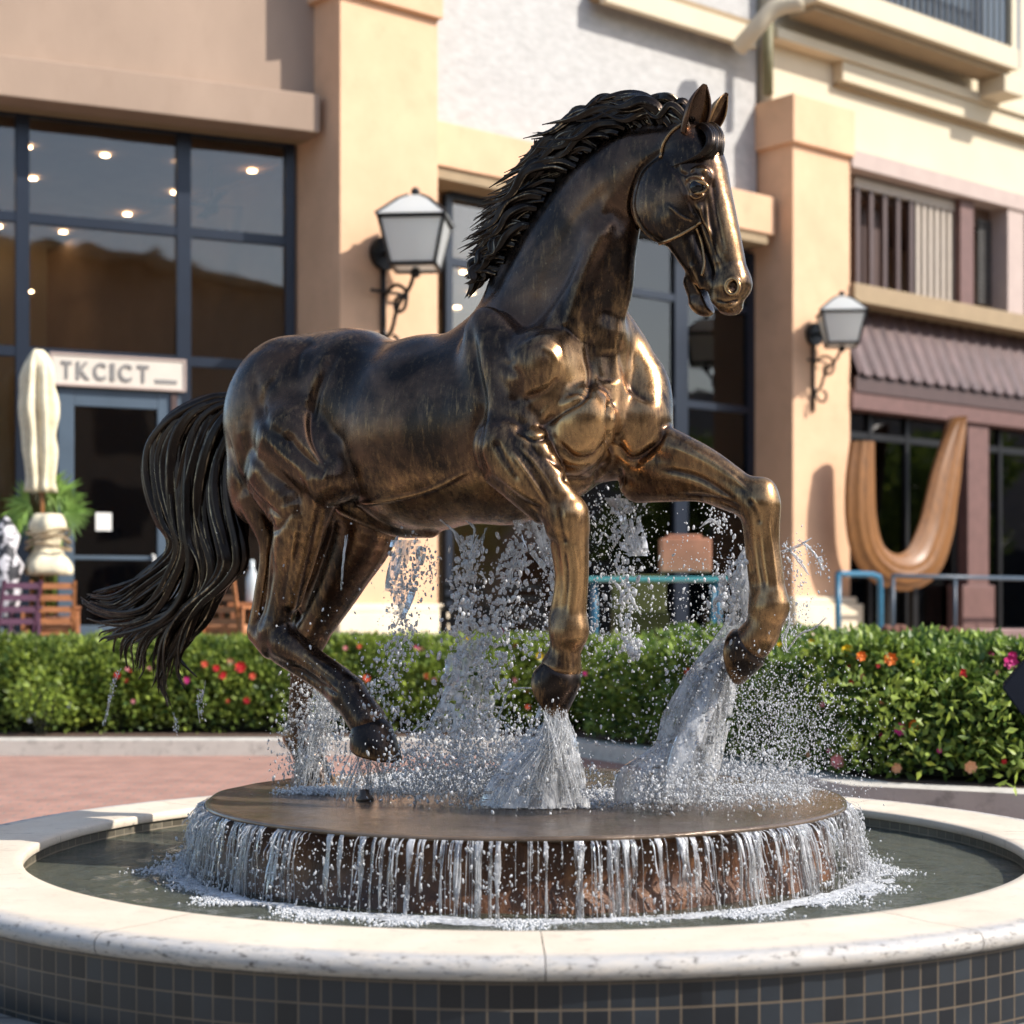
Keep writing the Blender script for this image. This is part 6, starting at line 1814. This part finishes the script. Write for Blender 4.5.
def body_water(name, left, right, Y0, Y1, mat, label, n=90, m=26, th=.45, rip=.10, holes=0.0, seed=0, ragged=0.0):
    """a tongue of water between two outlines, round in section, rippled"""
    rg = np.random.default_rng(seed)
    Lc = catmull([(float(a), float(b)) for a, b in left], n); Rc = catmull([(float(a), float(b)) for a, b in right], n)
    V = []
    phs = rg.uniform(0, 6.28, 8)
    for i in range(n):
        f = i / (n - 1); Yd = Y0 + (Y1 - Y0) * f
        l, r = Lc[i], Rc[i]; c = (l + r) / 2; h_ = (r - l) / 2; w = np.linalg.norm(h_) * Yd / F
        for j in range(m):
            a = 2 * PI * j / m
            k = 1 + rip * (np.sin(5 * a + phs[0] + 3 * f) + .8 * np.sin(11 * a + phs[1] - 5 * f) + .5 * np.sin(7 * f + 3 * a + phs[2])) + ragged * rg.normal(0, .06)
            pp = c + h_ * math.cos(a) * k
            yd = Yd - w * th * math.sin(a) * k
            V.append(((pp[0] - CX) * yd / F, yd, EYE + (HY - pp[1]) * Yd / F))
    V = np.array(V)
    i = np.arange(n - 1)[:, None]; j = np.arange(m)[None, :]
    Q = np.stack([i * m + j, i * m + (j + 1) % m, (i + 1) * m + (j + 1) % m, (i + 1) * m + j], -1).reshape(-1, 4)
    if holes > 0:
        cc = V[Q].mean(1); nz = lump(cc[:, 0] * 9, cc[:, 1] * 9, cc[:, 2] * 7) + .7 * lump(cc[:, 0] * 23, cc[:, 1] * 21, cc[:, 2] * 19)
        Q = Q[nz < (1.6 - holes * 2.2)]
    return V, Q

SH_V, SH_Q = [], []
def addw(t):
    V, Q = t; base = sum(len(v) for v in SH_V); SH_V.append(V); SH_Q.append(Q + base)
# under the near forehoof
bw = lambda *a, **k: addw(body_water(None, *a, **k))
bw([(541, 700), (532, 728), (514, 752), (494, 780), (484, 806)], [(566, 706), (570, 730), (580, 752), (584, 780), (586, 806)], YNF + .06, YNF + .02, None, None, th=.5, rip=.08, holes=.50, seed=1)
bw([(548, 705), (543, 740), (535, 775), (530, 805)], [(562, 710), (560, 740), (562, 775), (566, 805)], YNF + .03, YNF - .02, None, None, th=.6, rip=.16, holes=.35, seed=2)
# the tall arc off the far forehoof
bw([(741, 560), (733, 585), (731, 612), (712, 640), (690, 668), (664, 712), (655, 745), (622, 772), (618, 802)], [(762, 566), (760, 590), (752, 614), (744, 640), (738, 668), (732, 700), (724, 740), (716, 775), (706, 802)], YFF + .28, YFF + .12, None, None, th=.30, rip=.06, holes=.16, seed=3, n=130, m=34)
bw([(724, 640), (708, 670), (690, 710), (672, 750), (660, 802)], [(738, 645), (726, 675), (712, 712), (698, 752), (690, 802)], YFF + .22, YFF - .04, None, None, th=.4, rip=.13, holes=.3, seed=4, n=90)
# film behind the far cannon bone
bw([(746, 545), (738, 562), (737, 590), (742, 612), (750, 622)], [(762, 545), (766, 565), (770, 590), (768, 612), (762, 622)], YFF + .1, YFF + .1, None, None, th=.25, rip=.05, seed=5)
# hind hoof spray and belly streams
bw([(396, 540), (393, 562), (388, 590), (386, 612)], [(424, 540), (420, 565), (412, 592), (404, 618)], 9.3, 9.3, None, None, th=.3, rip=.22, holes=.62, seed=6)
bw([(612, 498), (622, 520), (620, 545), (632, 556)], [(648, 500), (640, 520), (646, 545), (650, 556)], 9.0, 9.0, None, None, th=.25, rip=.24, holes=.66, seed=7)
bw([(516, 520), (528, 545), (545, 570), (556, 588)], [(548, 520), (556, 540), (562, 560), (566, 585)], 9.0, 9.0, None, None, th=.25, rip=.2, holes=.60, seed=8)
bw([(456, 640), (450, 672), (440, 705), (424, 738)], [(482, 640), (484, 672), (488, 705), (494, 738)], 9.3, 9.25, None, None, th=.5, rip=.2, holes=.62, seed=9)
tag(npmesh('water_splash', np.vstack(SH_V), np.concatenate(SH_Q), M_splash, None, smooth=True), 'translucent sheets of splashing water around the bronze hooves', 'water', kind='stuff')

# ---- thin ballistic strands and droplets
SV, SQ = [], []
def strand(pts, r0, n=6, m=12):
    C_ = catmull(pts, m); T = np.gradient(C_, axis=0); T /= np.linalg.norm(T, axis=1, keepdims=True) + 1e-9
    U = np.cross(T, [0.3, 1, 0.1]); U /= np.linalg.norm(U, axis=1, keepdims=True) + 1e-9; W = np.cross(T, U)
    t = np.linspace(0, 1, m); r = r0 * (.35 + .65 * np.sin(t * PI * .9 + .2)) * (1 + .35 * np.sin(t * 21 + random.random() * 6))
    an = np.linspace(0, 2 * PI, n, endpoint=False)
    P = C_[:, None] + (r[:, None] * np.cos(an))[..., None] * U[:, None] + (r[:, None] * np.sin(an))[..., None] * W[:, None]
    base = sum(len(v) for v in SV); SV.append(P.reshape(-1, 3))
    i = np.arange(m - 1)[:, None]; k = np.arange(n)[None]
    SQ.append(np.stack([base + i * n + k, base + i * n + (k + 1) % n, base + (i + 1) * n + (k + 1) % n, base + (i + 1) * n + k], -1).reshape(-1, 4))
def pstrand(pp, Y, r0, jit=0.0):
    pts = [np.array(at(x + random.gauss(0, jit), y + random.gauss(0, jit * .5), Y)) for x, y in pp]
    strand(pts, r0)
rs = random.Random(3); random.seed(3)
for k in range(150):      # fountain cone under the near forehoof
    x0 = rs.uniform(545, 566); x1 = rs.uniform(484, 590); f = (x1 - 535) / 50
    pstrand([(x0, 708 + rs.uniform(0, 12)), (x0 + f * 8, 735), (x0 + (x1 - x0) * .65, 768), (x1, 806)], YNF + rs.uniform(-.16, .18), rs.uniform(.0012, .0040), 2.2)
for k in range(110):      # along the arc off the far hoof
    s_ = rs.random(); a0 = 735 + 16 * s_; 
    pstrand([(a0, 622 + rs.uniform(0, 40)), (690 + 45 * s_, 670 + rs.uniform(-8, 8)), (664 + 60 * s_, 725), (642 + 75 * s_, 768), (620 + 92 * s_, 803)], YFF + rs.uniform(.16, .32), rs.uniform(.0015, .0045), 1.5)
for k in range(50):      # near hind hoof and the ragged splash by the far hind leg
    x0 = rs.uniform(318, 346); x1 = rs.uniform(285, 330)
    pstrand([(x0, 680 + rs.uniform(-8, 50)), ((x0 + x1) / 2 + rs.uniform(-10, 10), 735), (x1, 790)], YFH - .25 + rs.uniform(-.1, .1), rs.uniform(.002, .005), 2)
for k in range(34):
    x0 = rs.uniform(352, 388); x1 = x0 + rs.uniform(-30, 30)
    pstrand([(x0, 752), ((x0 + x1) / 2, 775), (x1, 806)], YNH + rs.uniform(-.1, .1), rs.uniform(.002, .005), 2)
for pp in [[(452, 530), (462, 545), (470, 560)], [(478, 535), (472, 548), (468, 565)], [(486, 528), (480, 545), (476, 556)], [(466, 520), (474, 530), (470, 548)], [(440, 520), (455, 533), (466, 550)],      # under the belly
           [(536, 688), (512, 690), (500, 712), (488, 742)], [(490, 740), (478, 730), (474, 712), (480, 700)], [(440, 740), (428, 722), (418, 728), (404, 742)],
           [(785, 545), (792, 552), (800, 562), (808, 575)], [(798, 540), (808, 548), (818, 556), (824, 570)], [(782, 552), (800, 545), (812, 538)], [(786, 600), (790, 620), (784, 640), (788, 652)], [(788, 650), (800, 634), (814, 628), (826, 618)],
           [(122, 668), (114, 684), (108, 702), (104, 726)], [(174, 712), (176, 722), (175, 732)], [(206, 680), (204, 694), (198, 704), (200, 722)], [(346, 535), (344, 560), (340, 590)],
           [(700, 528), (712, 520), (722, 528)], [(395, 628), (402, 615), (410, 632)]]:
    for z in range(2): pstrand(pp, 9.1 if pp[0][0] > 250 else 10.3, .005 if pp[0][0] > 250 else .0025, 1.0)
tag(npmesh('water_strands', np.vstack(SV), np.concatenate(SQ), M_strand, None, smooth=True), 'fine threads of water flung off the hooves and dripping from the belly and tail', 'water', kind='stuff')

dr = Drops()
def C(*a, **k): cloud(dr, *a, **k)
C([(552, 715), (540, 760), (530, 800)], 900, [10, 26, 40], YNF, .12, .0015, .007)
C([(740, 560), (738, 620), (700, 680), (668, 740), (650, 800)], 1600, [10, 14, 26, 30, 36], YFF + .2, .12, .0015, .008)
C([(735, 560), (728, 590), (722, 615)], 160, 7, YFF, .06, .004, .014, 2)
C([(790, 545), (795, 600), (788, 640)], 420, [9, 10, 7], YFF + .1, .05, .0015, .006)
C([(812, 548), (824, 575)], 60, 6, YFF + .1, .05, .002, .007)
C([(740, 690), (765, 730), (790, 770)], 5200, [30, 38, 44], YFF + .1, .25, .0010, .0042, 2.2)
C([(790, 700), (830, 760)], 1500, [22, 34], YFF + .25, .3, .0010, .0040, 2.2)
C([(600, 500), (612, 560), (600, 620), (580, 650)], 1500, [18, 26, 30, 26], 9.1, .15, .0014, .007, 3)
C([(622, 505), (624, 570), (630, 640), (634, 655)], 420, [12, 8, 5, 3], 9.0, .08, .003, .013, 2.5)
C([(600, 520), (600, 600)], 260, [40, 40], 9.4, .2, .0015, .007)
C([(700, 540), (690, 600), (700, 640)], 420, [25, 25, 15], 9.2, .2, .0015, .007)
C([(706, 515), (722, 520), (738, 540)], 90, 8, 9.0, .05, .003, .009)
C([(470, 545), (466, 600), (466, 660), (458, 720)], 700, [6, 10, 12, 22], 9.3, .08, .003, .016, 2.4)
C([(520, 540), (506, 580), (490, 640), (492, 690)], 620, [8, 9, 10, 12], 9.2, .08, .003, .014, 2.4)
C([(408, 545), (404, 600), (398, 650), (378, 690), (392, 720)], 900, [9, 9, 9, 11, 14], 9.3, .08, .002, .010, 2.4)
C([(432, 550), (430, 590)], 120, 6, 9.3, .05, .002, .008)
C([(545, 530), (556, 570), (560, 600)], 420, [12, 8, 8], 9.0, .06, .002, .008)
C([(540, 590), (520, 620), (540, 650)], 420, 20, 9.2, .15, .002, .012, 3)
C([(318, 690), (312, 730), (305, 775)], 2300, [12, 18, 16], YFH - .2, .12, .0015, .008, 2.5)
C([(345, 700), (350, 740), (345, 790)], 700, [10, 18, 30], YNH + .2, .1, .0015, .008, 2.5)
C([(380, 770), (375, 800)], 500, 22, YNH, .08, .0015, .006)
C([(400, 775), (450, 768), (500, 772), (530, 792)], 6500, [18, 20, 18, 16], 9.2, .25, .002, .008, 2.2)
C([(420, 745), (470, 730), (520, 750)], 1600, [20, 22, 18], 9.3, .2, .0015, .009, 2.2)
C([(640, 790), (700, 785), (760, 778), (800, 785)], 3600, [12, 14, 16, 12], YFF, .25, .0015, .007, 2.2)
C([(560, 790), (620, 795)], 700, 14, 9.1, .2, .0015, .007)
C([(118, 668), (104, 726)], 40, 1.5, 10.3, .02, .003, .006); C([(200, 690), (202, 722)], 40, 2, 10.3, .02, .003, .008); C([(175, 715), (176, 735)], 24, 1.5, 10.3, .02, .003, .006)
C([(300, 560), (360, 700), (420, 640), (560, 680), (700, 600), (800, 640)], 520, 40, 9.2, .35, .0012, .006, 3)
# larger drops one can make out
C([(468, 560), (462, 610), (500, 590), (540, 620), (600, 620), (625, 640)], 46, 12, 9.1, .1, .007, .014, 2)
dr.build('water_droplets', M_drop, 'cloud of bright water droplets around the legs of the horse', stretch=2.6)

# ---- foam on the disc and at the foot of the fall
fo = Drops()
def foam_xy(n, x, y, sx, sy, z, r0, r1):
    P = np.stack([x + RNG.normal(0, sx, n), y + RNG.normal(0, sy, n), np.full(n, z) + np.abs(RNG.normal(0, .012, n))], 1); fo.add(P, RNG.uniform(r0, r1, n))
for px, py, n, sx, sy in [(450, 780, 4200, .22, .14), (475, 775, 2500, .10, .10), (500, 792, 700, .14, .10), (400, 790, 500, .12, .09), (545, 806, 600, .16, .06), (665, 800, 900, .20, .08), (700, 790, 700, .18, .12), (320, 792, 450, .10, .07), (770, 790, 420, .12, .10), (600, 795, 260, .2, .1)]:
    Y = F * (EYE - ZD) / (py - HY); p = at(px, py, Y); foam_xy(int(n * 2.6), p.x, p.y, sx, sy, ZD, .0020, .0080)
# ring of foam where the curtain meets the pool
nF = 15000
a = RNG.uniform(PI, 2 * PI, nF); a = np.concatenate([a, RNG.uniform(0, PI, 700)])
den = np.clip(.5 + .5 * np.sin(a * 9 + 1) * np.sin(a * 4.3 + 2) + .4 * np.sin(a * 23), 0, 1)
keep = RNG.random(len(a)) < .15 + .85 * den; a = a[keep]; den = den[keep]
r = 1.80 + np.abs(RNG.normal(0, .085, len(a))) * (.4 + den)
fo.add(np.stack([FC.x + r * np.cos(a), FC.y + r * np.sin(a), np.full(len(a), ZW + .004)], 1), RNG.uniform(.0020, .0085, len(a)))
fo.build('water_foam', M_foam, 'white foam where the falling water hits the disc and the pool', stretch=1.2)

# flat froth rafts
V, Q = [], []
for k in range(70):
    a = rs.uniform(PI * 1.02, PI * 1.98); rr0 = 1.80 + abs(rs.gauss(0, .07)); w = rs.uniform(.04, .16); h_ = rs.uniform(.015, .05)
    base = len(V); nn_ = 22
    V.append((FC.x + rr0 * math.cos(a), FC.y + rr0 * math.sin(a), ZW + .014))
    for i in range(nn_):
        t = 2 * PI * i / nn_; k1 = 1 + .3 * math.sin(3 * t + k) + .18 * math.sin(7 * t + 2 * k)
        da = w * math.cos(t) * k1 / rr0; r2 = rr0 + h_ * math.sin(t) * k1
        V.append((FC.x + r2 * math.cos(a + da), FC.y + r2 * math.sin(a + da), ZW + .0075))
    for i in range(nn_): Q.append((base, base + 1 + i, base + 1 + (i + 1) % nn_))
tag(npmesh('froth', V, np.array(Q), M_foam, None, smooth=True), 'flat white froth floating in front of the drum', 'water', kind='stuff')

# ---- the curtain falling from the edge of the disc
def curtain():
    V, Q = [], []
    def ribbon(a, w, r0, z1, m=10, n=6, thick=.004, out=.0):
        base = sum(len(v) for v in V)
        t = np.linspace(0, 1, m); z = ZD - .018 - (ZD - .018 - z1) * t ** 1.15
        rad = r0 + out * np.sqrt(t) + .01 * np.sin(t * 7 + a * 40) * t
        aa = a + .02 * np.sin(t * 4 + a * 90) * t * w * 20 * .2
        ww = w * (1 - .45 * t + .25 * np.sin(t * 9 + a * 70)) ; ww = np.maximum(ww, .0012)
        ang = np.linspace(0, 2 * PI, n, endpoint=False)
        P = []
        for i in range(m):
            tx_ = np.array([-math.sin(aa[i]), math.cos(aa[i]), 0]); rx = np.array([math.cos(aa[i]), math.sin(aa[i]), 0])
            c = np.array([FC.x, FC.y, z[i]]) + rx * rad[i]
            P.append(c + np.cos(ang)[:, None] * ww[i] * tx_ + np.sin(ang)[:, None] * thick * rx)
        V.append(np.array(P).reshape(-1, 3)); i = np.arange(m - 1)[:, None]; k = np.arange(n)[None]
        Q.append(np.stack([base + i * n + k, base + i * n + (k + 1) % n, base + (i + 1) * n + (k + 1) % n, base + (i + 1) * n + k], -1).reshape(-1, 4))
    for k in range(3000):
        a = rs.uniform(-PI * 1.12, PI * .12) if k < 2800 else rs.uniform(0, PI)
        side = abs(math.cos(a))
        cl = .5 + .5 * math.sin(a * 31 + 2 * math.sin(a * 7)) * math.sin(a * 13 + 1)
        gap = .5 + .5 * math.sin(a * 17 + 3 * math.sin(a * 5.3) + .6)
        dens = (.16 + .84 * side ** 1.4) * (.10 + .9 * cl ** 1.4) * (.15 + .85 * gap ** 1.5) * 1.25
        if rs.random() > dens: continue
        full = rs.random() < (.35 + .5 * cl)
        z1 = ZW if full else ZD - rs.uniform(.05, .25)
        ribbon(a, rs.choice([.0018, .0025, .003, .004, .006]) * rs.uniform(.8, 1.4), RD + .004, z1, out=rs.uniform(.02, .10), m=12, thick=rs.uniform(.0015, .004))
    for k in range(60):
        a = rs.uniform(-PI * 1.05, PI * .05)
        ribbon(a, rs.uniform(.005, .018), RD + .004, ZW if rs.random() < .6 else ZD - rs.uniform(.1, .3), out=rs.uniform(.03, .09), m=14, n=10, thick=.0016)
    return np.vstack(V), np.concatenate(Q)
V, Q = curtain()
tag(npmesh('water_curtain', V, Q, M_strand, None, smooth=True), 'thin curtain of water falling from the edge of the bronze disc into the basin', 'water', kind='stuff')
d3 = Drops(); n = 3800
a = RNG.uniform(-PI * 1.05, PI * .05, n); t = RNG.random(n); z = ZD - .03 - (ZD - .03 - ZW) * t
r = RD + .02 + .09 * np.sqrt(t) + RNG.normal(0, .018, n)
d3.add(np.stack([FC.x + r * np.cos(a), FC.y + r * np.sin(a), z], 1), .0015 + .005 * RNG.random(n) ** 3)
n = 900; a = np.concatenate([RNG.normal(-.30, .16, n // 2), RNG.normal(-PI + .25, .2, n // 2)]); r = 1.80 + np.abs(RNG.normal(0, .07, n)); 
d3.add(np.stack([FC.x + r * np.cos(a), FC.y + r * np.sin(a), ZW + np.abs(RNG.normal(0, .035, n))], 1), .0015 + .006 * RNG.random(n) ** 2)
d3.build('curtain_droplets', M_drop, 'small drops in the falling curtain and splashing up from the pool', stretch=3.0)
# ================================================================== LIGHT AND CAMERA
SUN_AZ, SUN_EL = math.radians(108.0), math.radians(39.0)      # clockwise from +Y
sd = bpy.data.lights.new('sun', 'SUN'); sd.energy = 3.8; sd.angle = math.radians(0.53); sd.color = (1.0, 0.94, 0.86)
so = bpy.data.objects.new('sun', sd); COL.objects.link(so)
to_sun = Vector((math.sin(SUN_AZ) * math.cos(SUN_EL), math.cos(SUN_AZ) * math.cos(SUN_EL), math.sin(SUN_EL)))
so.rotation_euler = to_sun.to_track_quat('Z', 'Y').to_euler(); so.location = (20, -5, 30)
w = bpy.data.worlds.new('World'); SC.world = w; w.use_nodes = True
nt = w.node_tree; nt.nodes.clear()
sky = nt.nodes.new('ShaderNodeTexSky'); sky.sky_type = 'NISHITA'; sky.sun_disc = False
sky.sun_elevation = SUN_EL; sky.sun_rotation = SUN_AZ; sky.air_density = 1.0; sky.dust_density = 1.2; sky.ozone_density = 1.0
bg = nt.nodes.new('ShaderNodeBackground'); bg.inputs[1].default_value = 0.15
wo = nt.nodes.new('ShaderNodeOutputWorld')
nt.links.new(sky.outputs[0], bg.inputs[0]); nt.links.new(bg.outputs[0], wo.inputs[0])

cd = bpy.data.cameras.new('camera'); cd.sensor_width = 36.0; cd.sensor_fit = 'HORIZONTAL'; cd.lens = 36.0 * F / 1024.0
cd.shift_y = (HY - 512.0) / 1024.0
cd.clip_start = 0.1; cd.clip_end = 2000
cd.dof.use_dof = True; cd.dof.focus_distance = 9.1; cd.dof.aperture_fstop = 1.5
co = bpy.data.objects.new('camera', cd); COL.objects.link(co)
co.location = (0, 0, EYE); co.rotation_euler = (math.radians(90), 0, 0)
SC.camera = co
SC.render.engine = 'CYCLES'
SC.render.resolution_x = 1024; SC.render.resolution_y = 1024
SC.view_settings.view_transform = 'Standard'; SC.view_settings.look = 'None'
SC.view_settings.exposure = 0.78; SC.view_settings.gamma = 1.0
SC.cycles.transparent_max_bounces = 24
SC.cycles.max_bounces = 8
SC.cycles.caustics_reflective = False; SC.cycles.caustics_refractive = False
